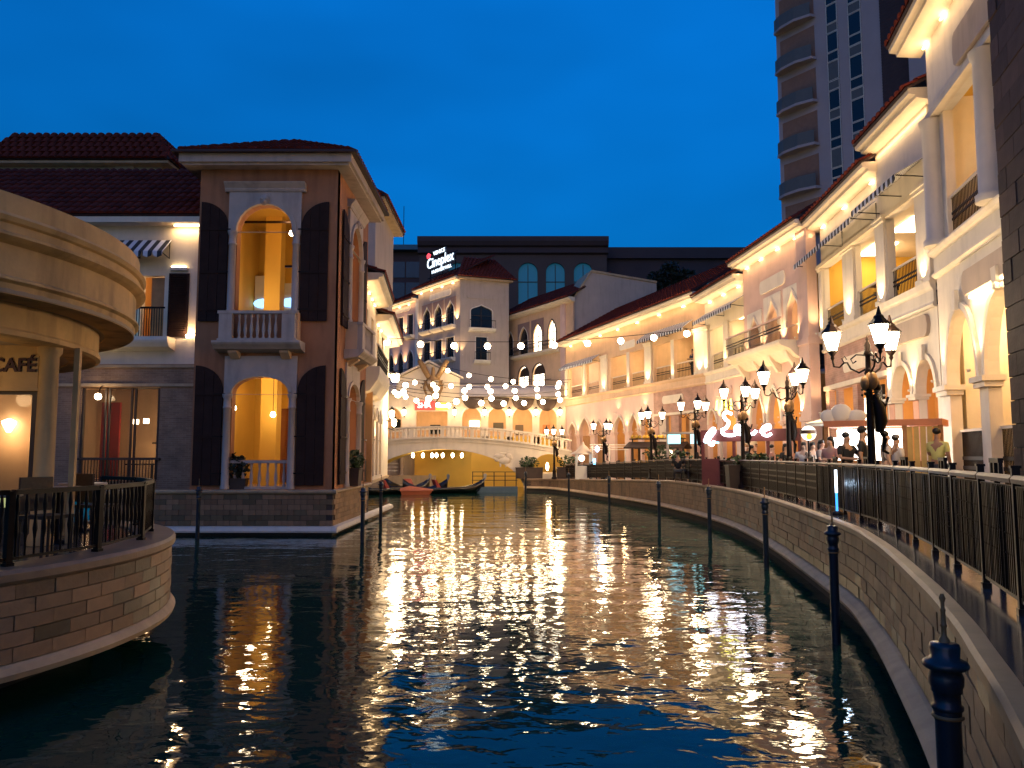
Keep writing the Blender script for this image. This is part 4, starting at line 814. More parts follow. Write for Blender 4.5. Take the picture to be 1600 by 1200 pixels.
# ---- A : nearest white house with yellow arcade
af, AW = frame('white_arcade_house', 'nearest white house with yellow arcade, tall gallery opening and blank sign panel', 'building', (10.75, 19.6), (9.02, 11.5))
MB().wall(rect(0, AW, 7.72, 13.4), [rect(1.05, 3.6, 7.75, 11.0), rect(4.6, 7.2, 7.75, 11.0)], 0, .22).build('upper_wall', WHITE, af)
la = [(.62, 2.55), (3.05, 5.0), (5.5, 7.4)]
MB().wall(rect(0, AW, 1.2, 7.1), [arch(a, b, 1.3, 4.25, 1.75, 'round', 16) for a, b in la], 0, .22).build('arcade_wall', WHITE, af)
for a, b in la: arch_trim(af, a, b, 4.25, 1.75, 'round', WHITE, .16, True)
for a, b in ((-.02, .62), (2.55, 3.05), (5.0, 5.5)): MB().bx(a - .08, b + .08, -.12, .26, 4.06, 4.18).bx(a - .14, b + .14, -.18, .30, 4.18, 4.30).build('impost', WHITE, af); MB().bx(a + .004, b - .004, -.02, .24, 1.3, 4.06).build('arcade_pier', WHITE, af)
band(af, 0, AW, 7.05, 7.75, WHITE, .15)
for x0, x1 in ((.2, .9), (3.65, 4.5)): MB().lathe([(.30, 0), (.30, .15), (.235, .2), (.225, 3.0), (.26, 3.05), (.30, 3.2)], 18, ((x0 + x1) / 2, -.12, 7.75)).build('column', WHITE, af)
MB().bx(0, AW, -.22, 0, 10.98, 11.14).build('gallery_lintel', CREAM, af)
for x, z, w in ((.55, 7.8, 26), (4.05, 7.8, 60), (2.8, 4.4, 55), (.3, 4.4, 40)): uplight(af, x, -.62, z, w, 70)
gallery_rail(af, 1.05, 3.6, 7.75, 1.1, .1, CREAM, .09); gallery_rail(af, 4.6, 7.2, 7.75, 1.1, .1, CREAM, .09)
for a, b in la: gallery_rail(af, a, b, 1.5, 1.75 if False else 1.72, .2, CREAM, .07)
plaque(af, 2.0, 4.7, 6.2, 6.75, GREYW, -.10); plaque(af, 2.2, 4.8, 11.5, 12.3, GREYW, -.10)
MB().bx(2.3, 4.4, -.06, 0, 6.10, 6.16).build('sign_strip_light', STRIP, af); area(af, (3.3, -.14, 6.08), (R(-8), 0, 0), 2.0, .05, 18)
room(af, .1, AW - .1, .23, 4.5, 7.65, 11.6, YELLOW, DKWOOD, YELLOW, ((2.4, 1.9, 10.3, 55), (6, 1.9, 10.3, 40)))
MB().bx(1.2, 6.8, 4.30, 4.44, 10.85, 10.95).build('cove_light', STRIP, af); area(af, (3.5, 4.2, 11.0), (R(150), 0, 0), 5, .1, 60)
room(af, .1, AW - .1, .23, 3.2, 1.3, 6.6, YELLOW2, STONE, YELLOW2, ((1.5, 1.4, 5.6, 132), (4.3, 1.4, 5.6, 132), (6.4, 1.4, 5.6, 88)))
eave(af, -.6, AW, 13.3, .72, (.2, 1.6, 3.2, 5), 5, 3.0)
MB().bx(-.01, .4, .4, 5, 1.2, 13.4).build('end_wall', WHITE, af)
# ---- dark stone-clad pier at the right edge
sp_, SPW = frame('stone_clad_pier', 'dark stone-clad pier cut by the right edge of the picture', 'pier', (6.43, 10.1), (5.48, 6.5))
MB().bx(0, SPW, .03, 2, 1.3, 16).build('core', JOINT, sp_)
blk = MB().bx(.006, .594, -.01, .06, .006, .294).mesh('cladding_stone', BLOCKR)
for r in range(40):
    for i in range(6): inst(blk, 'cladding_stone', sp_, (i * .6 - (.3 if r % 2 and i else 0), random.uniform(-.014, .0), 1.5 + r * .3), (0, 0, 0), (.5 if (r % 2 and i == 0) else 1, 1, 1))

# ================================================================== BRIDGE
br = thing('canal_bridge', 'cream arched stone bridge with balustrade across the canal', 'bridge', (0, 58, 0))
zb = lambda x: 3.92 - .0115 * (x + 5) ** 2
xs_ = [-13 + 17.4 * i / 40 for i in range(41)]
BR = mat('bridge_plaster', (.76, .62, .46), .75, .14, 1.0, .1, stain=.12)
outer = [(-13, -1.2), (4.4, -1.2)] + [(x, zb(x)) for x in xs_[::-1]]
main = [(-11.2, -1.1), (.9, -1.1)] + [(-5.15 + 6.1 * math.cos(t), -.15 + 3.22 * math.sin(t)) for t in [PI * (i + .5) / 25 for i in range(25)]]
side = arch(1.55, 3.95, 1.3, 1.75, .98, 'round', 12)
for y0, y1 in ((0, .4), (4.0, 4.4)): MB().wall(outer, [main, side], y0, y1).build('bridge_face', BR, br)
def arc_strip(pts, y0, y1, th):
    mb = MB()
    for (x0, z0), (x1, z1) in zip(pts, pts[1:]): mb.hexa([(x0, y0, z0), (x1, y0, z1), (x1, y1, z1), (x0, y1, z0)], [(x0, y0, z0 + th), (x1, y0, z1 + th), (x1, y1, z1 + th), (x0, y1, z0 + th)])
    return mb
arc_strip(main[2:], .4, 4.0, .15).build('vault', YELLOW, br); arc_strip(side[2:], .4, 4.0, .15).build('side_vault', YELLOW, br)
arc_strip([(x, zb(x) - .12) for x in xs_], .4, 4.0, .1).build('deck', STONE, br)
MB().ring(main[2:], .16, -.07, -.001).build('archivolt', BR, br); MB().ring(side[2:], .12, -.06, -.001).build('archivolt', BR, br)
arc_strip([(x, zb(x) - .30) for x in xs_], -.10, -.001, .08).build('string_course', BR, br)
for i in range(86):
    x = -12.9 + .2 * i; MB().bx(x, x + .1, -.10, -.002, zb(x) - .19, zb(x) - .09).build('dentil', BR, br)
arc_strip([(x, zb(x) - .06) for x in xs_], -.16, .44, .14).build('balustrade_base', BR, br)
arc_strip([(x, zb(x) + .74) for x in xs_], -.12, .34, .12).build('balustrade_rail', BR, br)
arc_strip([(x, zb(x) + .74) for x in xs_], 4.02, 4.4, .12).build('rear_rail', BR, br)
bal = MB().lathe([(.07, 0), (.07, .05), (.04, .09), (.085, .26), (.07, .36), (.038, .52), (.06, .60), (.07, .66)], 8).mesh('baluster', BR)
for i in range(54):
    x = -12.7 + .315 * i
    if i % 7 == 3: MB().bx(x - .13, x + .13, -.05, .27, zb(x) + .08, zb(x) + .74).build('baluster_pier', BR, br)
    else: inst(bal, 'baluster', br, (x, .11, zb(x) + .08))
rel = MB()
for dx, dz, r, sx, sz in ((0, 0, .38, 1.2, .8), (.32, .28, .24, 1, 1), (-.35, .30, .34, 1.4, .6), (-.55, .05, .2, 1, .7), (.1, -.32, .12, .6, 1.6), (-.3, -.30, .12, .6, 1.6), (.5, .18, .1, 1, 1), (-.1, .5, .2, 1.6, .5)): rel.ball((-.55 + dx, -.0, 2.25 + dz), r, 10, 6, (sx, .35, sz))
rel.build('lion_relief', BR, br)
lanm = MB().ball((0, 0, 0), .14, 10, 6, (.8, .8, 1.3)).mesh('arch_lamp', BULB)
for px in (-7.5, -6.75, -6.05, -5.72, -5.25, -4.5, -3.8): inst(lanm, 'arch_lamp', br, (px, 1.9, 2.62))
pt_light(br, (-5.2, 2.0, 2.2), 75, WARM, .3); pt_light(br, (2.85, 2.4, 1.75), 50, WARM, .1); MB().ball((2.75, 3.6, 1.75), .2, 8, 6, (.6, .6, 1.6)).build('wall_lamp', LANT, br)
# under and behind the bridge
ub2 = thing('boat_landing_wall', 'yellow lit wall and landing behind the bridge arch', 'wall', (0, 66, 0))
MB().bx(-3.4, 5, 0, .3, -1, 4.2).build('yellow_wall', YELLOW, ub2); MB().hexa([(-8.5, 3, -1), (-3.4, 0, -1), (-3.4, .3, -1), (-8.5, 3.3, -1)], [(-8.5, 3, 4.2), (-3.4, 0, 4.2), (-3.4, .3, 4.2), (-8.5, 3.3, 4.2)]).build('angled_wall', YELLOW, ub2)
MB().bx(-15, -8.4, 4, 4.3, -1, 4.2).build('grey_wall', GREYW, ub2); MB().bx(-15, -6.5, 1.5, 4, -1, .9).build('landing', STONE, ub2); pt_light(ub2, (-9, 1.6, 3.2), 40)
for x in (-12, -10.8, -9.6): MB().bx(x - .12, x + .12, 3.0, 3.3, .9, 4.2).build('landing_post', GREYW, ub2)
for z in (1.3, 1.6, 1.9): MB().bx(-13, -9.7, 1.55, 1.6, z, z + .06).build('landing_rail', WHITE, ub2)
dk = thing('floating_dock', 'low blue-grey floating dock with dark rails beyond the gondolas', 'dock', (-2.9, 56.2, 0))
MB().bx(0, 3.3, 0, 1.4, -.2, .38).build('pontoon', mat('blue_grey_dock', (.07, .11, .15), .5, .2), dk)
for x in (.05, .8, 1.6, 2.4, 3.2): MB().tube([(x, 1.2, .38), (x, 1.2, 1.45)], .035, 6).build('rail_post', DKWOOD, dk)
for z in (.8, 1.1, 1.4): MB().bx(0, 3.3, 1.18, 1.22, z, z + .05).build('rail', DKWOOD, dk)
def gondola(loc, rz, lb, hullm, L=6.2, w=.72, rise=.62):
    t = thing('gondola', lb, 'boat', loc, rz, 'boats moored at the bridge')
    secs = []
    for i in range(15):
        u = i / 14 * 2 - 1; hw = w * max(.02, (1 - abs(u) ** 2.6)); sh = .42 + rise * max(0, abs(u) - .45) ** 2 / .3; kl = -.12 + (rise * .9) * max(0, abs(u) - .6) ** 2 / .16 * .9
        kl = min(kl, sh - .08); x = u * L / 2 * (1 if abs(u) < .8 else 1 - (abs(u) - .8) * .15)
        secs.append([(x, -hw, sh), (x, -hw * .75, (sh + kl) / 2), (x, 0, kl), (x, hw * .75, (sh + kl) / 2), (x, hw, sh), (x, hw * .8, sh - .03), (x, 0, max(kl + .06, sh - .32)), (x, -hw * .8, sh - .03)])
    vs = [p for s_ in secs for p in s_]; n = 8
    MB().add(vs, [(i * n + j, i * n + (j + 1) % n, (i + 1) * n + (j + 1) % n, (i + 1) * n + j) for i in range(14) for j in range(n)], True).build('hull', hullm, t)
    MB().prism([(L * .455, .42 + rise * .75), (L * .50, .42 + rise * .8), (L * .512, .42 + rise * 1.35), (L * .49, .42 + rise * 1.5), (L * .47, .42 + rise * 1.3), (L * .48, .42 + rise * 1.05)], 'y', -.02, .02).build('prow_iron', mat('steel', (.4, .4, .42), .35, metal=.8), t)
    for x in (-1.0, .4, 1.4): MB().bx(x - .14, x + .14, -.5, .5, .26, .36).build('thwart', TIMBER, t)
    MB().hexa([(-.6, -.35, .3), (-.3, -.35, .3), (-.3, .35, .3), (-.6, .35, .3)], [(-.85, -.38, .95), (-.72, -.38, .95), (-.72, .38, .95), (-.85, .38, .95)]).build('seat_back', mat('red_seat', (.3, .04, .03), .6), t)
gondola((-8.2, 54.2, 0), R(38), 'black gondola at the left with its prow raised beside the house corner', mat('black_hull', (.012, .010, .010), .25, coat=.5))
gondola((-4.7, 55.2, 0), R(24), 'black gondola moored in front of the dock', MATS['black_hull'])
gondola((-6.9, 56.4, 0), R(-35), 'black gondola half hidden behind the orange boat', MATS['black_hull'])
t = thing('covered_boat', 'low boat under an orange tarpaulin between the gondolas', 'boat', (-6.5, 53.4, 0), R(8)); t.scale = (.68, .68, .68)
MB().hexa([(-1.3, -.55, -.1), (1.3, -.45, -.1), (1.3, .45, -.1), (-1.3, .55, -.1)], [(-1.5, -.65, .42), (1.7, -.5, .42), (1.7, .5, .42), (-1.5, .65, .42)]).build('hull', mat('orange_hull', (.34, .08, .03), .5), t)
MB().add([(-1.55, -.68, .40), (-.6, -.7, .40), (.6, -.62, .40), (1.75, -.5, .40), (-1.5, 0, .62), (-.6, 0, .85), (.5, 0, .70), (1.7, 0, .5), (-1.55, .68, .40), (-.6, .7, .40), (.6, .62, .40), (1.75, .5, .40)], [(0, 1, 5, 4), (1, 2, 6, 5), (2, 3, 7, 6), (4, 5, 9, 8), (5, 6, 10, 9), (6, 7, 11, 10)]).build('tarpaulin', mat('orange_tarp', (.40, .10, .035), .6, .2), t)

# ================================================================== ARCADE BEHIND THE BRIDGE
gf = thing('bridge_arcade', 'single-storey cream arcade with gabled porch behind the bridge', 'building', (0, 66, 0))
ga = [(-10.85, -9.25), (-4.2, -2.6), (-2.0, -.5), (.05, 1.7), (2.3, 3.75)]
MB().wall([(-13, 3.3), (4.5, 3.3), (4.5, 8.5), (-4.4, 8.5), (-4.4, 9.1), (-7.0, 10.35), (-9.6, 9.1), (-9.6, 8.5), (-13, 8.5)], [arch(a, b, 3.4, 5.8, .8) for a, b in ga] + [rect(-8.05, -5.4, 3.4, 6.3)], 0, .4).build('wall', BR, gf)
for a, b in ga: MB().ring(acurve(a, b, 5.8, .8), .13, -.07, -.001).build('archivolt', WHITE, gf)
for (x0, z0, x1, z1) in ((-9.9, 9.02, -7.0, 10.45), (-7.0, 10.45, -4.1, 9.02)): MB().hexa([(x0, -.3, z0), (x1, -.3, z1), (x1, .4, z1), (x0, .4, z0)], [(x0, -.3, z0 + .16), (x1, -.3, z1 + .16), (x1, .4, z1 + .16), (x0, .4, z0 + .16)]).build('gable_cornice', BR, gf)
MB().ring(acurve(-8.6, -5.2, 6.9, 1.4), .06, -.03, -.001).build('blind_arch', BR, gf)
def barrel_awning(x0, x1, zt, zb_, out, nm='curved_awning'):
    pts = [(-.02, zt)] + [(-out * math.sin(PI / 2 * i / 6), zb_ + (zt - zb_) * math.cos(PI / 2 * i / 6)) for i in range(1, 7)] + [(-.02, zb_)]
    MB().prism(pts, 'x', x0, x1).build(nm, CLOTHG, gf)
barrel_awning(-12.5, -9.65, 8.75, 7.75, .8); barrel_awning(-4.35, 4.1, 8.45, 7.5, .9)
for x0, x1, zt in ((-4.15, -2.35, 7.48), (-2.0, -.25, 7.42), (-.0, 1.85, 7.36), (2.05, 3.75, 7.30)):
    c, w = (x0 + x1) / 2, (x1 - x0) / 2; mb = MB(); vs = []
    for r_ in range(4):
        for i in range(13): th = PI + PI * i / 12; f = r_ / 3; vs.append((c + w * math.cos(th) * f, -.35 - .25 * (1 - f * f), zt + (.98 * math.sin(th)) * f))
    mb.add(vs, [(a * 13 + i, a * 13 + i + 1, (a + 1) * 13 + i + 1, (a + 1) * 13 + i) for a in range(3) for i in range(12)], True); so = mb.build('drape', CLOTHD, gf); so.modifiers.new('thick', 'SOLIDIFY').thickness = .05
room(gf, -12.5, 4.3, .4, 3.4, 3.4, 7.0, PEACH, STONE, CREAM, [(x, 1.6, 6.0, 60) for x in (-10, -6.8, -3.4, -1.2, .9, 3)])
for x, z, w, h, m in ((-10.5, 4.8, .7, 1.0, GLASSD), (-3.75, 5.1, .9, .55, PANELW), (-1.65, 4.8, .9, .7, mat('dark_poster', (.10, .09, .07), .5)), (.3, 4.4, .7, .9, mat('dark_poster2', (.16, .12, .08), .5)), (-7.2, 4.5, .9, .8, GLASSD), (2.7, 4.6, .8, .7, mat('orange_poster', (.6, .25, .08), .5))): MB().bx(x, x + w, 3.3, 3.38, z, z + h).build('wall_picture', m, gf)
MB().bx(-8.15, -6.45, -.12, -.02, 6.4, 7.15).build('red_shop_sign', emit('red_sign', (.9, .05, .04), 1.1), gf)
text('SHA', .62, emit('white_letter', (1, .8, .75), 2.5), gf, (-7.35, -.14, 6.78), (R(90), 0, 0), .01, .01)
MB().bx(-6.35, -5.35, -.12, -.02, 6.45, 7.0).build('yellow_shop_sign', emit('yellow_sign', (1, .6, .03), 2.2), gf); MB().bx(-6.2, -5.5, -.14, -.121, 6.6, 6.85).build('sign_face', PANELW, gf)
for x in (-9.0, -4.8, -2.3, -.22, 2.0, 4.0):
    MB().lathe([(.04, -.28), (.13, -.18), (.16, .12), (.05, .2)], 8, (x, -.4, 6.25)).build('wall_lantern', LANT, gf); MB().lathe([(.19, .2), (.1, .32), (.02, .42)], 8, (x, -.4, 6.25)).tube([(x, -.4, 5.95), (x, -.3, 5.8), (x, 0, 5.9)], .025, 5).build('lantern_mount', IRON, gf)
    pt_light(gf, (x, -.75, 6.25), 60, WARM, .15)
# gilt carnival mask on the gable
mk = thing('mask_ornament', 'gilt Venetian mask ornament with tall crown on the arcade gable', 'ornament', (-6.55, 65.3, 7.9))
f_ = []; 
mb = MB(); vs = []
for i in range(9):
    v = i / 8; hw = [.05, .28, .40, .50, .58, .62, .60, .52, .35][i]; z = -.2 + 1.5 * v
    for j in range(9): u = j / 4 - 1; vs.append((hw * u, -.45 * (1 - .75 * u * u) - .1 * math.sin(v * PI), z))
fs = [(i * 9 + j, i * 9 + j + 1, (i + 1) * 9 + j + 1, (i + 1) * 9 + j) for i in range(8) for j in range(8) if not (i in (4, 5) and j in (1, 2, 5, 6))]
mb.add(vs, fs, True).build('mask_face', BRASS, mk)
for s in (-1, 1):
    MB().tube([(s * .35, -.2, 1.15), (s * .75, -.25, 1.9), (s * 1.15, -.2, 2.6)], [.22, .26, .2], 8).build('crown_horn', BRASS, mk)
    MB().tube([(s * .6, -.1, .9), (s * .75, -.2, .3), (s * .45, -.25, -.5), (s * .25, -.2, -1.0)], [.12, .12, .10, .05], 6).build('ribbon', BRASS, mk)
    for k in range(3): MB().ball((s * (.75 + .12 * k), -.2, .9 - .28 * k), .07, 6, 4).build('bauble', BRASS, mk)
MB().tube([(0, -.25, 1.2), (0, -.3, 2.0)], [.2, .12], 8).build('crown_centre', BRASS, mk)

# ================================================================== WHITE HOTEL (behind the arcade)
def window(parent, x0, x1, z0, z1, kind='rect', lit=False, m=None, rise=.7, bal=False, tra=False):
    lp = rect(x0, x1, z0, z1) if kind == 'rect' else arch(x0, x1, z0, z1 - rise, rise, kind)
    MB().prism(lp, 'y', .15, .18).build('pane', PANELW if lit else (m or GLASSD), parent)
    MB().ring(lp, .09, -.06, .02, True).build('frame', WHITE if not lit else DKWOOD, parent)
    c = (x0 + x1) / 2; MB().bx(c - .03, c + .03, .09, .148, z0 + .02, z1 - .15).build('mullion', DKWOOD, parent); zz = z0 + (z1 - z0) * .55; MB().bx(x0, x1, .09, .14, zz, zz + .05).build('transom', DKWOOD, parent)
    if bal:
        MB().prism([(0, z0 - .35), (-.35, z0 - .25), (-.5, z0 - .05), (-.5, z0 + .02), (0, z0 + .02)], 'x', x0 - .25, x1 + .25).build('balcony', WHITE, parent)
        mb = MB().bx(x0 - .22, x1 + .22, -.47, -.43, z0 + .70, z0 + .76)
        for i in range(7): x = x0 - .2 + (x1 - x0 + .4) * i / 6; mb.bx(x - .012, x + .012, -.46, -.44, z0, z0 + .72)
        mb.build('balcony_rail', IRON, parent)
    return lp
hf, HW = frame('white_hotel', 'white hotel with Moorish windows and tiled hip roof behind the arcade', 'building', (-13.5, 84), (-4.8, 72))
w1_ = [(.5, 1.7, 14.8, 17.0, 'rect', .7), (2.6, 3.8, 14.8, 17.0, 'rect', .7), (4.7, 5.9, 14.8, 17.0, 'rect', .7), (8.0, 9.4, 14.8, 17.2, 'ogee', 1.1), (10.2, 11.6, 14.8, 17.2, 'ogee', 1.1), (12.4, 13.8, 14.8, 17.2, 'ogee', 1.1),
       (8.0, 9.4, 11.7, 13.7, 'rect', .7), (10.2, 11.6, 11.7, 13.7, 'rect', .7), (12.4, 13.8, 11.7, 13.7, 'rect', .7), (.5, 1.8, 10.6, 13.3, 'ptd', 1.0), (2.6, 3.9, 10.6, 13.3, 'ptd', 1.0), (4.7, 6.0, 10.6, 13.3, 'ptd', 1.0)]
holes = [window(hf, a, b, c, d, k, False, None, ri, True) for a, b, c, d, k, ri in w1_]
MB().wall(rect(0, 6.3, 3, 18.4), [h for h, q in zip(holes, w1_) if q[0] < 5.4], .0, .14).build('side_wall', PINK, hf)
MB().wall(rect(6.9, HW, 3, 19.1), [h for h, q in zip(holes, w1_) if q[0] > 7], .0, .14).build('side_wall', GREYW, hf)
MB().wall(rect(5.2 + .0, 7.2, 3, 18.6), [h for h, q in zip(holes, w1_) if 5.4 < q[0] < 7], -.0 + .003, .143).build('side_wall', PINK, hf) if False else None
MB().bx(6.3, 6.9, -.02, .14, 3, 18.4).build('pilaster', WHITE, hf)
for x in (2.15, 4.25, 7.4, 9.8, 12.0, 14.3): uplight(hf, x, -.35, 14.85, 90, 70); uplight(hf, x, -.35, 11.75, 60, 70)
plaque(hf, 9.2, 13.2, 17.75, 18.35, WHITE); plaque(hf, 2.0, 5.4, 17.5, 17.9, WHITE)
for a, b, c, d, k, ri in w1_:
    if k == 'ogee': MB().wall(rect(a - .3, b + .3, d - 1.2, d + .3), [arch(a - .1, b + .1, d - 1.18, d - ri, ri + .12, 'ogee')], -.05, -.001).build('tracery_panel', mat('brown_tracery', (.30, .19, .15), .7), hf)
eave(hf, 6.6, HW, 18.95, .6, (7.6, 9.6, 11.6, 13.6), 4, 2.6); eave(hf, -.3, 6.5, 18.25, .6, (1, 3, 5), 4, 2.4)
hr_, HR = frame('hotel_end', 'plain grey-lilac end wall of the white hotel with ogee balcony opening', 'building', (-4.78, 71.98), (-.3, 73.6))
for q in ((1.05, 3.0, 14.4, 16.9, 'rect', True), (1.5, 2.6, 11.4, 13.6, 'rect', True)): pass
hh_ = [window(hr_, 1.0, 3.1, 14.4, 16.6, 'ogee', False, None, .6, True), window(hr_, 1.5, 2.6, 11.4, 13.6, 'rect', False, None, .6, True)]
MB().wall(rect(0, HR, 3, 19.05), hh_, 0, .3).build('wall', GREYW, hr_); plaque(hr_, .6, 3.6, 17.2, 17.6, GREYW)
MB().bx(-.2, HR + .3, -.4, .2, 18.95, 19.15).build('eave_board', STONE, hr_)
Lr = math.hypot(3.2, 2.6); roof_plane(hr_, (-.5, -.5, 19.15), (1, 0, 0), (0, 3.2 / Lr, 2.6 / Lr), HR + 1.2, Lr, .34, .42, False, lambda v, L=Lr, Wd=HR + 1.2: (v / L * 1.6, Wd - v / L * 1.2))
uplight(hr_, .15, -.5, 11.8, 30, 60)
# ---- pink house with lit Gothic windows
ff, FW = frame('pink_gothic_house', 'pink house with four lit Gothic windows beside the hotel', 'building', (-1.3, 77.5), (5.2, 66))
fw = [(1.7, 2.9, 12.2, 14.5, 'ptd', 1.1, False), (4.1, 5.7, 12.0, 14.6, 'ptd', 1.2, False), (6.6, 8.2, 12.0, 14.6, 'ptd', 1.2, True), (9.2, 10.5, 12.1, 14.6, 'ptd', 1.2, True), (3.9, 5.8, 8.4, 10.9, 'round', .95, True), (6.5, 8.6, 8.4, 10.9, 'round', 1.0, True)]
MB().wall(rect(0, FW, 3, 15.9), [window(ff, a, b, c, d, k, lit, None, ri) for a, b, c, d, k, ri, lit in fw], 0, .14).build('wall', PEACH, ff)
for a, b in ((4.1, 5.7), (6.6, 8.2)): MB().wall(rect(a - .25, b + .25, 13.3, 15.0), [arch(a - .08, b + .08, 13.32, 13.4, 1.3, 'ptd')], -.06, -.001).build('tracery_panel', MATS['brown_tracery'], ff)
for a, b in ((3.9, 5.8), (6.5, 8.6)): MB().prism([(x, z) for x, z in acurve(a + .06, b - .06, 9.95, .85)], 'y', .10, .13).build('fanlight', DKWOOD, ff)
MB().prism([(0, 11.6), (-.5, 11.75), (-.55, 11.95), (0, 11.95)], 'x', 3.2, 11).build('balcony', CREAM, ff); gallery_rail(ff, 3.3, 10.9, 11.95, .8, -.48, IRONB, .14)
MB().bx(11.4, 12.1, -.15, 0, 3, 15.9).build('pilaster', PINK, ff)
eave(ff, -.3, FW + .2, 15.75, .6, (), 4, 2.6)
MB().hexa([(FW, .0, 3), (FW + 6.5, -2.5, 3), (FW + 6.5, -2.2, 3), (FW, .3, 3)], [(FW, .0, 15.9), (FW + 6.5, -2.5, 18.0), (FW + 6.5, -2.2, 18.0), (FW, .3, 18.0)]).build('gable_wall', GREYW, ff) if False else None
gw = thing('grey_gable_wall', 'plain grey gable wall behind the peach gallery roof', 'wall', (5.3, 66.2, 0), R(12)); MB().prism([(0, 3), (7.5, 3), (7.5, 17.6), (1.6, 18.3), (0, 16)], 'y', 0, 4).build('wall', GREYW, gw); MB().prism([(-.05, 15.9), (0, 16.2), (1.55, 18.5), (7.5, 17.8), (7.5, 17.62), (1.6, 18.3)], 'y', -.1, 4.1).build('coping', STONE, gw)
# ---- illuminated cinema sign
sg = thing('cinema_sign', 'glowing white Cineplex roof sign above the hotel roof', 'sign', (-13.5 + 2 * .81, 84 + 2 * .587, 0), math.atan2(-12, 8.7))
def sgn(s, size, x, z, m, sx=1., off=.0):
    o = text(s, size, m, sg, (x, -.12, z), (R(90), 0, 0), .03, off); o.scale = (sx, 1, 1)
    b = text(s, size, mat('navy_halo', (.004, .015, .05), .5), sg, (x, .02, z), (R(90), 0, 0), .02, .075); b.scale = (sx, 1, 1); b.name = 'letter_halo'  # wider navy letters behind paint the blue glow round the sign letters
SW = emit('sign_white', (.80, .93, 1), 2.2)
sgn('Cineplex', 1.5, 7.9, 22.42, SW, .98, .0); sgn('VENICE', .55, 7.7, 23.35, SW, 1.25); sgn('McKINLEY HILL', .46, 8.2, 21.45, SW, 1.25)
MB().prism([(5.3, 23.1), (5.75, 23.1), (5.95, 23.4), (5.55, 23.65), (5.2, 23.45)], 'y', -.15, -.05).build('red_mask_logo', emit('sign_red', (1, .08, .10), 1.6), sg)
for x in (5.5, 7.9, 10.4): MB().tube([(x, .2, 19), (x, .2, 22.6)], .06, 6).build('sign_post', IRON, sg)
MB().bx(5, 10.9, .1, .16, 21.0, 21.08).bx(5, 10.9, .1, .16, 22.8, 22.88).build('sign_rail', IRON, sg)

# ================================================================== FAR BLOCKS
ib = thing('mall_block', 'big dark mall block with tall blue-lit arched windows behind the hotel', 'building', (0, 115, 0))
wx = [(-9.5, -6.7), (-5.2, -2.4), (.95, 3.8), (5.05, 7.85), (9.2, 12)]
MB().wall(rect(-13.8, 14.1, 0, 34), [arch(a, b, 25, 29.8, 1.4) for a, b in wx], 0, 20).build('wall', CONCB, ib)
for a, b in wx: MB().prism(arch(a, b, 25, 29.8, 1.4), 'y', .5, .6).build('arched_window', GLASSB, ib); MB().bx((a + b) / 2 - .05, (a + b) / 2 + .05, .4, .49, 25, 31).bx(a, b, .4, .49, 28.3, 28.42).build('glazing_bar', CONC, ib)
MB().prism([(0, 32.4), (-.5, 32.6), (-.5, 33.4), (-.9, 33.6), (-1.2, 34.2), (-1.2, 34.9), (0, 34.9)], 'x', -14, 14.3).build('cornice', CONC, ib)
iw = thing('mall_wing', 'low dark mall wing stretching right behind the palm tree', 'building', (14.3, 118, 0))
MB().wall(rect(0, 26, 0, 33), [arch(a, a + 3, 24, 27.5, 1.5) for a in (3, 8.5, 14)], 0, 15).build('wall', CONC, iw)
for a in (3, 8.5, 14): MB().prism(arch(a, a + 3, 24, 27.5, 1.5), 'y', .5, .6).build('arched_window', GLASSB, iw)
MB().bx(-.3, 26.3, -.6, 0, 32.5, 34.2).build('cornice', CONC, iw)
il = thing('glass_block', 'teal glazed block beyond the mall at the left', 'building', (-32, 125, 0))
MB().bx(0, 17.6, 0, 12, 0, 35.5).build('frame_wall', CONC, il)
for r in range(4):
    for i in range(6): MB().bx(.4 + i * 2.9, 3.1 + i * 2.9, -.12, -.02, 21.0 + r * 3.4, 23.6 + r * 3.4).build('window_pane', mat('teal_glass', (.01, .06, .09), .15, .2), il)
MB().bx(-.5, 18.1, -1.4, .5, 35.5, 36.3).bx(5, 12, 1, 9, 36.3, 38).build('roof_edge', mat('teal_paint', (.05, .16, .20), .6), il); MB().tube([(14, 3, 36), (14, 3, 44)], .06, 5).build('mast', IRON, il)
# ---- residential tower
jt, JW = frame('residential_tower', 'tall lilac-grey apartment tower with curved balconies on the right', 'building', (22, 64), (28.7, 54.4))
MB().bx(.5, 17, .05, 14, 0, 60).build('wall', TOWERW, jt)
for k in range(11):
    z = 20.3 + 3.55 * k
    MB().prism([(.55, -.35), (1.4, -.75), (2.8, -.85), (4.1, -.45), (4.25, .05), (.55, .05)], 'z', z - .22, z).build('balcony_slab', TOWERW, jt)
    pts = [(.6, -.34), (1.4, -.72), (2.8, -.82), (4.05, -.44)]
    for (a, b), (c, d) in zip(pts, pts[1:]): MB().hexa([(a, b, z), (c, d, z), (c, d + .04, z), (a, b + .04, z)], [(a, b, z + 1.0), (c, d, z + 1.0), (c, d + .04, z + 1.0), (a, b + .04, z + 1.0)]).build('balcony_glass', mat('teal_balustrade', (.13, .13, .12), .5, .1, bump=0, spec=.2), jt)
    MB().bx(.9, 4.1, .0, .048, z, z + 2.7).build('balcony_recess', mat('brown_recess', (.30, .16, .10), .8), jt)
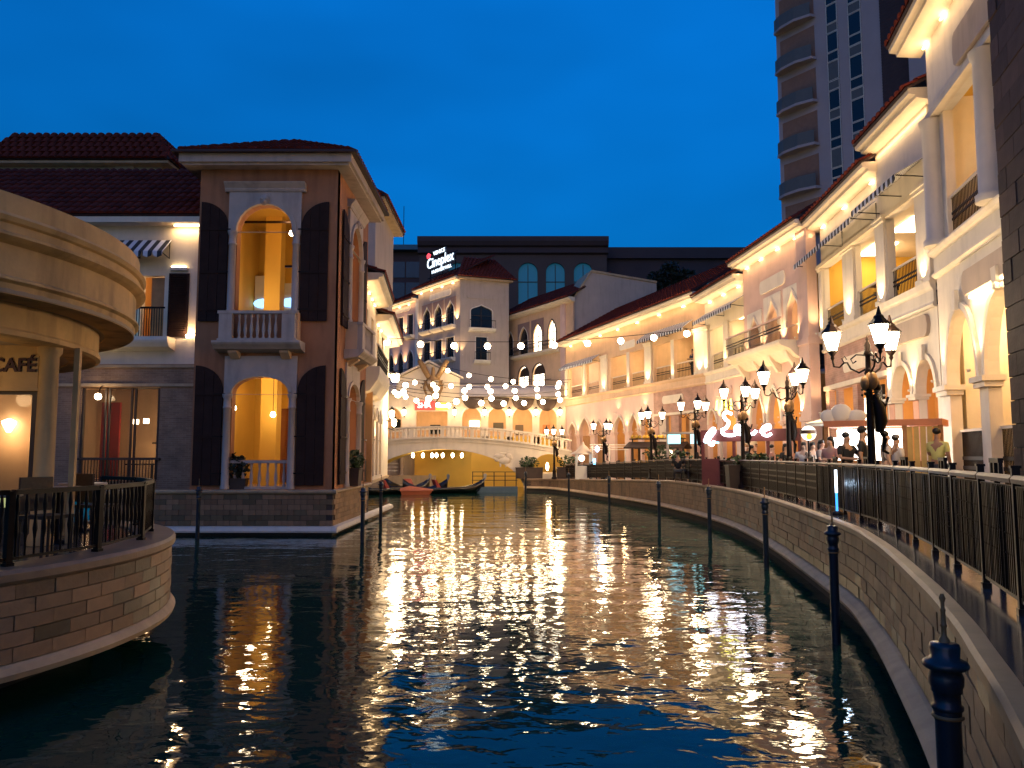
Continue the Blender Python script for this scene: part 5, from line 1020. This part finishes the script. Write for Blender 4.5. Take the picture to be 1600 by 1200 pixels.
for x0, x1 in ((5.2, 6.15), (7.05, 8.1)):
    z = 20.2; k = 0
    while z < 52:
        h = (1.55, .8)[k % 2] if x0 < 6 else (.85, 1.75, .85)[k % 3]
        MB().bx(x0, x1, .0, .049, z + .06, z + h - .06).build('window_pane', MATS['teal_balustrade'] if (k * 7 + int(x0)) % 3 == 0 else GLASSD, jt); MB().ring(rect(x0 + .0, x1, z + .03, z + h - .03), -.06, -.03, .048, True).build('window_frame', WHITE, jt); z += h; k += 1
MB().hexa([(5.2, -.02, 31.2), (6.15, -.02, 31.2), (6.15, .0, 31.2), (5.2, .0, 31.2)], [(5.2, -.02, 32.9), (6.15, -.02, 32.9), (6.15, .0, 32.9), (5.2, .0, 32.9)]).build('open_sash', MATS['teal_balustrade'], jt).rotation_euler = (R(0), 0, 0)
MB().bx(9.6, 11.9, -.02, .048, 0, 60).build('louvre_panel', mat('brown_louvre', (.07, .045, .045), .8), jt)
mb = MB()
for i in range(190): mb.bx(9.6, 11.9, -.05, -.02, 16 + i * .22, 16.08 + i * .22)
tag(mb.build('louvre_slats', MATS['brown_louvre'], jt), kind='stuff')
MB().bx(11.9, 17, -.6, .05, 0, 60).build('side_bay', TOWERW, jt)

# ================================================================== PLANTS
def leaves(name, parent, c, rad, n, size, m, droop=0.):
    mb = MB(); rnd = random.Random(int(c[0] * 97 + c[1] * 31 + n))
    for _ in range(n):
        d = Vector((rnd.gauss(0, 1), rnd.gauss(0, 1), rnd.gauss(0, 1))).normalized(); r_ = rnd.random() ** .4
        p_ = Vector((c[0] + d.x * rad[0] * r_, c[1] + d.y * rad[1] * r_, c[2] + d.z * rad[2] * r_))
        a = Vector((rnd.uniform(-1, 1), rnd.uniform(-1, 1), rnd.uniform(-.6, .8) - droop)).normalized() * size * rnd.uniform(.6, 1.3); b = a.cross(Vector((rnd.uniform(-1, 1), rnd.uniform(-1, 1), rnd.uniform(-1, 1)))).normalized() * size * .28
        mb.add([p_ - a * .5, p_ + b, p_ + a * .5, p_ - b], [(0, 1, 2, 3)])
    return tag(mb.build(name, m, parent), kind='stuff')
def planter(loc, sx, sy, h, lb, rad, n=260, m=None, size=.22):
    t = thing('planter', lb, 'planter', loc, 0)
    MB().prism([(-sx / 2, 0), (sx / 2, 0), (sx / 2 + .04, h), (-sx / 2 - .04, h)], 'y', -sy / 2, sy / 2).build('box', DKWOOD, t); MB().bx(-sx / 2 - .06, sx / 2 + .06, -sy / 2 - .03, sy / 2 + .03, h, h + .05).build('rim', DKWOOD, t)
    for k in range(4): MB().tube([(random.uniform(-.2, .2), 0, h), (random.uniform(-.3, .3), random.uniform(-.2, .2), h + rad[2])], .02, 5).build('stem', DKWOOD, t)
    leaves('foliage', t, (0, 0, h + rad[2] * .8), rad, n, size, m or LEAF)
planter((1.25, 57.6, .95), 1.9, .8, .75, 'dark planter box with leafy shrub at the bridge foot, left of the lamp', (.75, .5, .5))
planter((4.0, 56.2, .95), 1.6, .7, .8, 'planter with shrub just right of the lamp at the bridge foot', (.7, .5, .5))
planter((8.2, 43.5, 1.28), 1.6, .7, .8, 'bushy planter beside the fruit stall behind the railing', (1.0, .5, .65), 320)
planter((8.2, 38.5, 1.43), 1.2, .6, .7, 'small planter between the fruit stall and the blue-lit stall', (.6, .4, .4), 200)
planter((8.6, 27.5, 1.48), 2.2, .5, .75, 'low hedge planter in front of the red neon stall', (1.1, .3, .25), 320)
planter((-9.2, 26.35, 1.5), .7, .3, .3, 'trailing dark plant pot on the sill of the tower arch', (.45, .28, .5), 260, LEAFD)
planter((-5.75, 29.1, 1.5), .3, .6, .6, 'leafy green pot plant on the tower side window sill', (.3, .4, .4), 160)
pm = thing('dark_tree', 'dark tree silhouette behind the peach gallery roof', 'tree', (14.6, 71, 8))
MB().tube([(0, 0, 0), (.2, 0, 6), (0, .1, 10.5)], [.3, .22, .12], 8).build('trunk', DKWOOD, pm)
for k in range(7): a = k * .9; MB().tube([(0, 0, 8.5), (1.1 * math.cos(a), 1.1 * math.sin(a), 10.3), (2.0 * math.cos(a), 2.0 * math.sin(a), 10.8)], [.1, .07, .03], 5).build('limb', DKWOOD, pm)
for cx_, cz_, rx, rz_ in ((0, 11.2, 1.2, 1.2), (-1.5, 10.3, .9, 1.1), (1.4, 10.6, 1.1, 1.1), (2.4, 9.9, .8, .8), (-.3, 9.9, 1.4, .9), (-1.7, 9.2, .5, .9)): leaves('crown', pm, (cx_, 0, cz_), (rx, 1.0, rz_), 420, .42, LEAFD, .5)

# ================================================================== STREET LAMPS
sl = thing('street_lamp', 'nearest black three-lantern street lamp with jester ornament by the standing people', 'street lamp', (6.6, 14.5, 1.48), R(25), 'three-lantern lamps along the promenade')
MB().lathe([(.20, 0), (.20, .10), (.14, .16), (.12, .5), (.14, .55), (.09, .62), (.075, .9), (.065, 1.9), (.055, 2.6), (.08, 2.64), (.05, 2.70), (.045, 2.95), (.075, 3.0), (.05, 3.06), (.06, 3.16), (.02, 3.24), (.03, 3.27), (.005, 3.36)], 12).build('post', IRON, sl)
LG = MB().lathe([(.085, 0), (.165, .30), (.16, .34)], 8, (0, 0, 0), False).mesh('lantern_glass', LANT)
LC = MB().lathe([(.20, .34), (.19, .37), (.10, .46), (.09, .50), (.05, .53), (.03, .60), (.012, .68)], 8, (0, 0, 0), False).mesh('lantern_cap', IRON)
LB = MB().lathe([(.02, -.18), (.04, -.14), (.03, -.10), (.10, -.01), (.09, .0)], 8).mesh('lantern_cup', IRON)
LF = MB()
for j in range(8):
    a = 2 * PI * j / 8; LF.tube([(.088 * math.cos(a), .088 * math.sin(a), 0), (.170 * math.cos(a), .170 * math.sin(a), .30), (.175 * math.cos(a), .175 * math.sin(a), .35)], .008, 4)
LF = LF.mesh('lantern_frame', IRON)
for k in range(3):
    a = 2 * PI * k / 3; Mk = Matrix.Rotation(a, 4, 'Z')
    arm = MB(Mk).tube([(.04, 0, 2.72), (.16, 0, 2.66), (.30, 0, 2.74), (.36, 0, 2.86), (.42, 0, 2.86), (.50, 0, 2.78), (.60, 0, 2.80), (.62, 0, 2.95)], [.022, .022, .02, .02, .018, .018, .02, .02], 6).build('arm', IRON, sl)
    MB(Mk).tube([(.05, 0, 2.98), (.2, 0, 3.0), (.3, 0, 2.92), (.26, 0, 2.84), (.2, 0, 2.88)], .015, 5).build('scroll', IRON, arm); MB(Mk).tube([(.42, 0, 2.86), (.46, 0, 2.95), (.40, 0, 2.98), (.37, 0, 2.92)], .012, 5).build('scroll', IRON, arm)
    c = (.62 * math.cos(a), .62 * math.sin(a), 3.10)
    lan = inst(LG, 'lantern', sl, c, (0, 0, a)); inst(LC, 'lantern_cap', lan); inst(LB, 'lantern_cup', lan); inst(LF, 'lantern_frame', lan)
pt_light(sl, (0, 0, 3.62), 400, WARM2, .3)
MB().ball((0, -.06, 2.50), .14, 10, 7, (.9, .8, 1.25)).ball((-.14, -.03, 2.45), .09, 8, 6, (.7, 1, 1.5)).ball((.14, -.03, 2.45), .09, 8, 6, (.7, 1, 1.5)).build('mask_boss', BRASS, sl)
jf = MB().tube([(.10, -.02, 2.25), (.17, -.05, 2.0), (.20, -.06, 1.75), (.16, -.05, 1.55)], [.05, .11, .12, .07], 8).tube([(.18, -.05, 1.62), (.26, -.08, 1.42), (.20, -.08, 1.22)], [.07, .05, .03], 6).tube([(.14, -.05, 2.15), (.30, -.1, 2.05), (.34, -.12, 2.2)], [.04, .035, .025], 6).ball((.14, -.05, 2.38), .08, 8, 6); jf.tube([(.2, -.08, 1.22), (.30, -.12, 1.16)], [.035, .02], 6).build('jester_figure', IRON, sl)
leaves('garland', sl, (.02, 0, 2.3), (.17, .15, .28), 70, .10, LEAFD)
for x, y, lb in ((7.65, 21.8, 'second three-lantern street lamp, in front of the pink balcony house'), (7.95, 27.2, 'third three-lantern street lamp, before the neon stall'), (7.95, 34.2, 'fourth three-lantern street lamp, beside the blue-lit stall'),
                 (7.1, 40.3, 'fifth three-lantern street lamp, beside the fruit stall'), (5.7, 49.2, 'sixth three-lantern street lamp, by the white pergola frame'), (2.95, 55.3, 'farthest three-lantern street lamp, at the bridge foot')):
    clone(sl, (x, y, 1.48 + pz(y)), R(25) + random.uniform(-.5, .5), lb)

# ================================================================== STRING LIGHTS
gl = MB().ball((0, 0, -.20), .18, 12, 8).mesh('bulb', BULB)
cp = MB().lathe([(.045, -.06), (.05, 0), (.02, .04)], 8).mesh('socket', IRON)
def string(a, b, n, sag, lb):
    t = thing('string_lights', lb, 'string lights', (0, 0, 0), 0, 'globe bulb strings over the canal')
    a, b = Vector(a), Vector(b); pts = [a.lerp(b, i / 40) - Vector((0, 0, sag * 4 * (i / 40) * (1 - i / 40))) for i in range(41)]
    MB().tube(pts, .019, 5).build('cable', IRON, t)
    for i in range(n):
        u = (i + .5) / n; p_ = a.lerp(b, u) - Vector((0, 0, sag * 4 * u * (1 - u) + .05))
        q = inst(gl, 'bulb', t, p_); inst(cp, 'socket', q)
string((-8.0, 44.0, 9.3), (10.9, 44.4, 9.9), 10, .55, 'topmost string of globe bulbs crossing from left house to peach gallery')
string((-6.9, 36.5, 7.2), (-9.2, 64, 9.4), 5, .3, 'short bulb string along the left house towards the gable')
string((-6.2, 64.8, 10.1), (4.6, 61.0, 8.5), 6, .45, 'bulb string from the mask ornament down to the gallery corner')
string((-9.6, 60.5, 8.8), (3.0, 60.5, 8.5), 9, .5, 'bulb string just above the grey curved awning')
string((-7.55, 48.2, 7.3), (4.5, 63.3, 8.5), 7, .5, 'bulb string slanting from the left house to the gallery corner, across the grey awning')
string((-9.4, 60, 7.9), (-4.6, 62, 6.8), 6, .35, 'bulb string in front of the gabled porch')
string((-7.35, 45.8, 6.7), (4.5, 63.2, 7.9), 7, .5, 'bulb string in front of the dark drapes')
string((-7.1, 42.6, 6.3), (4.5, 63.1, 7.4), 8, .5, 'lowest bulb string above the bridge balustrade')

# ================================================================== STALLS ON THE PROMENADE
def base_z(y): return 1.48 + pz(y)
RED = mat('red_stall_paint', (.13, .035, .03), .5)
t = thing('dome_kiosk', 'small grey kiosk with pagoda dome roof and clock face near the bridge', 'kiosk', (4.6, 51, base_z(51)))
for x in (-.45, .45):
    for y in (-.4, .4): MB().tube([(x, y, 0), (x, y, 1.65)], .04, 6).build('post', WHITE, t)
MB().lathe([(.85, 1.6), (.80, 1.66), (.45, 1.85), (.25, 2.1), (.10, 2.2), (.08, 2.3), (.02, 2.42)], 12).build('dome_roof', GREYW, t); MB().bx(-.5, .5, -.45, .45, 0, .85).build('counter', WHITE, t)
MB(Matrix.Translation((-.15, -.5, 1.35)) @ Matrix.Rotation(R(90), 4, 'X')).lathe([(.2, 0), (.2, .05)], 16).build('clock_face', PANELW, t); pt_light(t, (0, -.2, 1.4), 10, COOL)
t = thing('pergola_frame', 'white slatted pergola frame behind the railing near the bridge', 'pergola', (5.9, 50.2, base_z(50)))
for x in (-.8, .3, 1.3): MB().tube([(x, 0, 0), (x, 0, 2.1)], .05, 6).build('post', WHITE, t)
for z in (1.9, 2.05, 2.2): MB().bx(-.95, 1.5, -.06, .06, z - .05, z).build('slat', WHITE, t)
MB().ball((-.5, -.2, 1.9), .2, 8, 6, (.6, .3, 1)).build('blue_lamp', emit('blue_white', (.5, .7, 1), 6), t); MB().bx(-.75, -.6, -.12, -.08, .6, 1.3).build('blue_sign', emit('blue_sign', (.2, .6, 1), 5), t)
t = thing('fruit_stall', 'dark wooden market stall with pitched roof and rows of yellow fruit on top', 'stall', (8.35, 45.2, base_z(45)), R(-25))
for x in (-1.3, 1.3):
    for y in (-.7, .7): MB().bx(x - .06, x + .06, y - .06, y + .06, 0, 1.9).build('post', DKWOOD, t)
MB().prism([(-1.1, 1.75), (0, 2.05), (1.1, 1.75), (1.1, 1.83), (0, 2.15), (-1.1, 1.83)], 'x', -1.7, 1.7).build('roof', DKWOOD, t); MB().bx(-1.4, 1.4, -.7, .7, 0, .9).build('counter', TIMBER, t); MB().bx(-1.6, 1.6, -.3, .1, 2.28, 2.34).bx(-1.5, -1.44, -.1, -.04, 2.0, 2.28).bx(1.44, 1.5, -.1, -.04, 2.0, 2.28).build('top_shelf', DKWOOD, t)
FR = MB().ball((0, 0, 0), .11, 8, 6).mesh('fruit', mat('yellow_fruit', (.75, .45, .06), .5, rnd=.3))
for i in range(14): inst(FR, 'fruit', t, (-1.45 + i * .22, -.15 + .1 * (i % 2), 2.43))
for i in range(8): inst(FR, 'fruit', t, (-1.2 + i * .34, -.5, 1.0), (0, 0, i))
pt_light(t, (0, -.3, 1.6), 30); pt_light(t, (0, -.6, 2.8), 14); MB().ball((.9, -.8, 1.55), .12, 8, 6).build('bulb', BULB, t)
t = thing('blue_lit_stall', 'drinks stall with pale blue lit menu boards behind the railing', 'stall', (9.0, 38.6, base_z(38)), R(-25))
for x in (-1.3, 1.3): MB().bx(x - .05, x + .05, -.5, -.4, 0, 2.3).build('post', GREYW, t)
MB().bx(-1.5, 1.5, -.7, .7, 2.25, 2.32).build('roof', GREYW, t); MB().bx(-1.4, 1.4, -.6, .5, 0, .95).build('counter', GREYW, t)
for x0, x1 in ((-1.25, -.65), (-.15, 1.2)): MB().bx(x0, x1, -.55, -.5, 1.75, 2.2).build('menu_board', emit('cyan_board', (.35, .85, 1), 2.2), t)
pt_light(t, (0, -.3, 1.6), 16, COOL)
t = thing('neon_stall', 'red-fronted stall with white neon script sign and yellow crown', 'stall', (9.0, 29.6, base_z(30)), R(-38))
MB().bx(-1.9, 1.9, -.35, -.25, 1.65, 2.05).build('fascia', RED, t); MB().bx(-1.9, 1.9, -.3, .8, 2.05, 2.1).build('roof', RED, t); MB().bx(-1.8, 1.8, -.3, .6, 0, 1.0).build('counter', RED, t)
for x in (-1.85, -.6, .7, 1.85): MB().bx(x - .05, x + .05, -.3, -.2, 0, 1.65).build('post', RED, t)
NEO = emit('neon_white', (.85, .88, 1), 9); NEY = emit('neon_yellow', (1, .95, .15), 5)
def neon(P, r=.05):
    Q = catmull(P, 6); MB().tube([(q[0] * .8 - .15, -.42, 2.0 + (q[1] - 2.0) * .8) for q in Q], r, 6).build('neon_tube', NEO, t)
neon([(-1.95, 1.55), (-1.8, 1.9), (-1.5, 2.2), (-1.42, 2.05), (-1.65, 1.75), (-1.72, 1.5), (-1.55, 1.4), (-1.45, 1.6)])
neon([(-.55, 2.85), (-.8, 2.95), (-.95, 2.8), (-.85, 2.6), (-.7, 2.45), (-.85, 2.2), (-1.05, 2.1), (-.95, 1.9), (-.6, 1.85), (-.3, 1.95), (-.15, 2.2), (-.3, 2.3), (-.4, 2.1), (-.2, 1.9), (.1, 1.95), (.2, 2.15), (.25, 1.95), (.45, 1.9), (.6, 2.05)], .06)
neon([(.8, 1.95), (.95, 2.2), (1.2, 2.3), (1.25, 2.15), (1.0, 2.05), (.9, 1.9), (1.1, 1.8), (1.3, 1.9)])
for k in range(4): x = -1.2 + .2 * k; MB().tube([(x, -.42, 2.85), (x + (.05 if k < 2 else -.02), -.42, 3.25)], [.05, .03], 6).build('crown_spike', NEY, t)
pt_light(t, (0, -1.2, 2.2), 12, (.85, .8, 1), .3); pt_light(t, (0, .2, 1.5), 20)
t = thing('round_sign', 'round lit white sign with yellow base on a post among the diners', 'sign', (7.7, 20.5, base_z(20)))
MB(Matrix.Translation((0, 0, 1.7)) @ Matrix.Rotation(R(90), 4, 'X')).lathe([(.19, 0), (.19, .06)], 24).build('disc', emit('sign_disc', (1, .95, .8), 2.2), t); MB(Matrix.Translation((0, 0, 1.7)) @ Matrix.Rotation(R(90), 4, 'X')).ring([(.2 * math.cos(q / 24 * 2 * PI), .2 * math.sin(q / 24 * 2 * PI)) for q in range(24)], -.025, -.02, .08, True).build('rim', IRONB, t)
MB(Matrix.Translation((0, -.065, 1.61)) @ Matrix.Rotation(R(90), 4, 'X')).lathe([(.08, 0), (.08, .005)], 12).build('yellow_mark', emit('yellow_mark', (.8, .65, .05), 1.2), t); MB().tube([(0, 0, 0), (0, 0, 1.52)], .025, 8).build('post', IRON, t)
t = thing('white_parasol', 'flat white stall canopy left of the wooden bar', 'parasol', (8.9, 21.5, base_z(20)))
MB().lathe([(.9, 1.95), (.9, 2.0), (.3, 2.15), (.05, 2.22)], 8, (0, 0, 0), False).build('canopy', WHITE, t); MB().tube([(0, 0, 0), (0, 0, 2.1)], .03, 8).build('pole', GREYW, t); MB().bx(-.5, .5, -.3, .3, 0, .95).build('counter', WHITE, t); MB().bx(-.45, .45, -.32, -.305, 1.0, 1.6).build('lit_panel', emit('cool_panel', (.85, .92, 1), 5), t); pt_light(t, (0, -.7, 1.6), 50, (.9, .95, 1), .2)
t = thing('wooden_bar', 'wooden bar stall with orange roof board and bright white lighting inside', 'stall', (9.15, 19.2, base_z(19)), R(-35))
MB().bx(-1.35, 1.25, -.6, .6, 1.82, 1.97).build('roof_board', mat('orange_board', (.55, .20, .09), .6), t); MB().bx(-1.3, 1.2, -.5, .3, 0, 1.0).build('counter', TIMBER, t)
MB().bx(-1.25, .45, .35, .4, 1.0, 1.78).build('lit_back', emit('bar_white', (1, .95, .85), 5), t)
for i in range(5): MB().bx(.5 + i * .14, .61 + i * .14, -.52, -.46, 0, 1.8).build('slat', mat('yellow_slat', (.65, .42, .12), .5), t)
for x in (-1.3, .45, 1.2): MB().bx(x - .05, x + .05, -.55, -.45, 0, 1.82).build('post', TIMBER, t)
pt_light(t, (-.3, -.2, 1.6), 70, (1, .95, .88), .15)
MB().ball((-1.25, -.5, 2.08), .2, 10, 6, (1, .25, .9)).ball((-.95, -.5, 2.16), .26, 10, 6, (1, .25, .9)).ball((-.6, -.5, 2.08), .2, 10, 6, (1.2, .25, .8)).build('cloud_sign', WHITE, t)

t = thing('glow_streak', 'slim upright white and blue glowing streak on the quay in front of the railing', 'light', (6.13, 15.0, 1.482))  # glowing tube added for a bright upright streak of unidentified source
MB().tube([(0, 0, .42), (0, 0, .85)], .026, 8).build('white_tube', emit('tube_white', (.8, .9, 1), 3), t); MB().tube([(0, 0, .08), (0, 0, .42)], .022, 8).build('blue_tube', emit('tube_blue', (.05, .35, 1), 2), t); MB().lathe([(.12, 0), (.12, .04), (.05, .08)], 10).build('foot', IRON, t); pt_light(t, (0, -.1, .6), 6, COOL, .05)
# ================================================================== PEOPLE
def skin(name, parent, V, Ed, Rr, m, sub=1):
    me = bpy.data.meshes.new(name); me.from_pydata(V, Ed, []); me.materials.append(m); o = bpy.data.objects.new(name, me); link(o, parent)
    md = o.modifiers.new('skin', 'SKIN'); md.use_smooth_shade = True
    for i, r_ in enumerate(Rr):
        d = me.skin_vertices[0].data[i]; d.radius = r_ if isinstance(r_, tuple) else (r_, r_); d.use_root = i == 0
    s_ = o.modifiers.new('sub', 'SUBSURF'); s_.levels = sub; s_.render_levels = sub; return o
SK = [mat('skin_tan', (.36, .20, .12), .55), mat('skin_light', (.52, .32, .22), .55)]
HAIR = mat('black_hair', (.012, .010, .009), .5)
def person(loc, h, rz, shirt, lb, arms=('down', 'down'), hair='short', legs=None, seated=False, sk=0, cap=None):
    k = h / 1.7; t = thing('person', lb, 'person', loc, rz, 'people on the promenade')
    hip = .93 if not seated else .48
    P = lambda x, y, z: (x * k, y * k, (z - .93 + hip) * k)
    V = [P(0, 0, .95), P(0, -.01, 1.12), P(0, 0, 1.32), P(0, .01, 1.43), P(0, 0, 1.50), P(0, -.015, 1.58), P(0, -.01, 1.66)]
    Rr = [(.15 * k, .11 * k), (.14 * k, .10 * k), (.17 * k, .11 * k), (.09 * k, .07 * k), .05 * k, (.078 * k, .092 * k), (.07 * k, .085 * k)]
    Ed = [(i, i + 1) for i in range(6)]
    A = {'down': ((.20, 0, 1.38), (.25, .02, 1.12), (.25, -.06, .88), (.25, -.09, .79)), 'drink': ((.20, 0, 1.38), (.27, -.10, 1.18), (.14, -.26, 1.36), (.08, -.24, 1.45)), 'front': ((.20, 0, 1.38), (.25, -.06, 1.14), (.12, -.28, 1.12), (.06, -.34, 1.13)), 'hip': ((.20, 0, 1.38), (.36, .04, 1.18), (.22, -.06, 1.02), (.18, -.08, .98))}
    aidx = []
    for s, a in ((1, arms[0]), (-1, arms[1])):
        b0 = len(V); V += [P(s * q[0], q[1], q[2]) for q in A[a]]; Rr += [.060 * k, .045 * k, .034 * k, (.042 * k, .025 * k)]; Ed += [(2, b0), (b0, b0 + 1), (b0 + 1, b0 + 2), (b0 + 2, b0 + 3)]; aidx.append(b0)
        V.append(P(s * (A[a][3][0] - .03), A[a][3][1] - .045, A[a][3][2] - .0)); Rr.append(.014 * k); Ed.append((b0 + 3, len(V) - 1))
    V.append(P(0, -.115, 1.575)); Rr.append(.014 * k); Ed.append((5, len(V) - 1))
    lidx = []
    for s in (1, -1):
        b0 = len(V)
        if seated: V += [P(s * .10, -.02, .90), (s * .12 * k, -.44 * k, .48 * k), (s * .12 * k, -.42 * k, .07 * k), (s * .12 * k, -.56 * k, .035 * k)]
        else: V += [P(s * .10, 0, .86), P(s * .11, -.02, .50), P(s * .11, .02, .08), P(s * .12, -.12, .035)]
        Rr += [.092 * k, .062 * k, .042 * k, .035 * k]; Ed += [(0, b0), (b0, b0 + 1), (b0 + 1, b0 + 2), (b0 + 2, b0 + 3)]; lidx.append(b0)
    skin('body', t, V, Ed, Rr, SK[sk])
    g_ = .014 * k; gr = lambda i: tuple(q + g_ for q in Rr[i]) if isinstance(Rr[i], tuple) else Rr[i] + g_
    Vs = [V[0], V[1], V[2], V[3]]; Rs = [gr(0), gr(1), gr(2), (Rr[3][0] * .9, Rr[3][1] * .95)]; Es = [(0, 1), (1, 2), (2, 3)]
    for b0 in aidx: n0 = len(Vs); Vs += [V[b0], tuple(Vector(V[b0]).lerp(Vector(V[b0 + 1]), .8))]; Rs += [gr(b0), .062 * k]; Es += [(2, n0), (n0, n0 + 1)]
    skin('shirt', t, Vs, Es, Rs, shirt)
    Vs = [V[0]]; Rs = [gr(0)]; Es = []
    for b0 in lidx: n0 = len(Vs); Vs += [V[b0], V[b0 + 1], V[b0 + 2]]; Rs += [gr(b0), gr(b0 + 1), .055 * k]; Es += [(0, n0), (n0, n0 + 1), (n0 + 1, n0 + 2)]
    skin('trousers', t, Vs, Es, Rs, legs or mat('dark_trousers', (.02, .022, .03), .7))
    c = V[6]; hm = MB().ball((c[0], c[1] + .025 * k, c[2] + .018 * k), .092 * k, 10, 7, (.95, 1.0, .85))
    if hair == 'long': hm.ball((c[0], c[1] + .075 * k, c[2] - .12 * k), .09 * k, 8, 6, (1.0, .6, 2.0))
    hm.build('hair', HAIR, t)
    if cap: MB().ball((c[0], c[1] + .01 * k, c[2] + .04 * k), .099 * k, 10, 6, (1, 1.05, .7)).bx(c[0] - .06 * k, c[0] + .06 * k, c[1] - .19 * k, c[1] - .07 * k, c[2] + .025 * k, c[2] + .04 * k).build('cap', cap, t)
    if seated:
        s_ = thing('stool', 'dark stool under the ' + lb.split(' ', 1)[1] if False else 'dark stool of ' + lb, 'stool', loc, rz, 'stools on the promenade')
        MB().lathe([(.17, .38 * k), (.18, .40 * k), (.18, .415 * k)], 12).build('seat', DKWOOD, s_)
        for q in range(4): MB().tube([(.12 * math.cos(q * PI / 2 + .8), .12 * math.sin(q * PI / 2 + .8), .38 * k), (.17 * math.cos(q * PI / 2 + .8), .17 * math.sin(q * PI / 2 + .8), 0)], .015, 5).build('leg', DKWOOD, s_)
    return t
BLK = mat('black_shirt', (.014, .013, .014), .8); NAVY = mat('navy_shirt', (.02, .025, .05), .8); WHT = mat('white_shirt', (.62, .56, .50), .8); YEL = mat('pale_yellow_shirt', (.66, .62, .20), .8); PNK = mat('pink_top', (.50, .25, .20), .8)
PAT = stripemat('patterned_shirt', (.10, .08, .07), (.50, .42, .36), .05); GRYS = mat('grey_shirt', (.18, .17, .17), .8)
def at(px, Yd): return ((px - 800) / 1230 * Yd * 1.0, Yd, base_z(Yd))
person(at(1463, 18.0), 1.70, R(120), YEL, 'person in pale yellow T-shirt standing beside the white arcade pier', ('front', 'down'))
person(at(1346, 17.0), 1.69, R(60), BLK, 'person in black shirt and dark cap standing left of the nearest lamp', ('hip', 'down'), cap=BLK)
person(at(1321, 17.3), 1.59, R(20), BLK, 'person in black shirt raising a drink left of the capped person', ('drink', 'front'))
person(at(1382, 17.0), 1.61, R(80), PAT, 'person in patterned shirt standing right of the nearest lamp', ('drink', 'down'), sk=1)
person(at(1398, 17.6), 1.54, R(100), WHT, 'person in white shirt and cap behind the patterned shirt', ('down', 'down'), cap=GRYS)
person(at(1296, 19.0), 1.54, R(-60), PNK, 'person with long dark hair in pink top near the white canopy', ('front', 'down'), 'long', sk=1)
person(at(1282, 20.5), 1.5, R(40), GRYS, 'person with long hair in grey top facing the round sign', ('front', 'front'), 'long', sk=1)
person(at(1268, 21.2), 1.45, R(10), PAT, 'person in patterned top under the round sign', ('front', 'front'), 'long', sk=1)
person(at(1254, 21.6), 1.45, R(-20), WHT, 'person in white top left of the round sign', ('front', 'down'), 'long', sk=1)
person(at(1226, 24.2), 1.45, R(30), BLK, 'person in black right beside the second lamp post', ('down', 'down'), 'long')
person(at(1173, 28.2), 1.45, R(190), BLK, 'person in black seen from behind, right of the third lamp', ('down', 'down'))
person(at(1205, 26.0), 1.45, R(60), PNK, 'person in pink top between the second and third lamps', ('front', 'down'), sk=1)
person(at(1058, 34.6), 1.72, R(170), BLK, 'seated person in black in front of the blue-lit stall, leftmost of three', ('front', 'front'), seated=True)
person(at(1073, 35.0), 1.70, R(150), NAVY, 'seated person in navy in front of the blue-lit stall, middle of three', ('front', 'front'), seated=True)
person(at(1087, 34.2), 1.68, R(200), BLK, 'seated person in black in front of the blue-lit stall, rightmost of three', ('front', 'front'), 'long', seated=True)
person((9.2, 30.5, base_z(30) + .35), 1.7, R(10), WHT, 'vendor in white shirt standing behind the red neon stall', ('front', 'front'))
def onfac(f, x, y, z): return f.matrix_basis @ Vector((x, y, z))
for f, x, lb, sh in ((bf, 4.35, 'person in dark shirt leaning on the upper gallery rail of the awning house', BLK), (bf, 5.35, 'person in grey shirt at the upper gallery rail of the awning house', GRYS), (df, 4.6, 'person in pink top on the cream house gallery', PNK), (ef, 18.9, 'person in dark clothes on the peach house gallery', NAVY)):
    p_ = onfac(f, x, .55, 7.16); person(tuple(p_), 1.68, f.rotation_euler.z, sh, lb, ('front', 'front'))
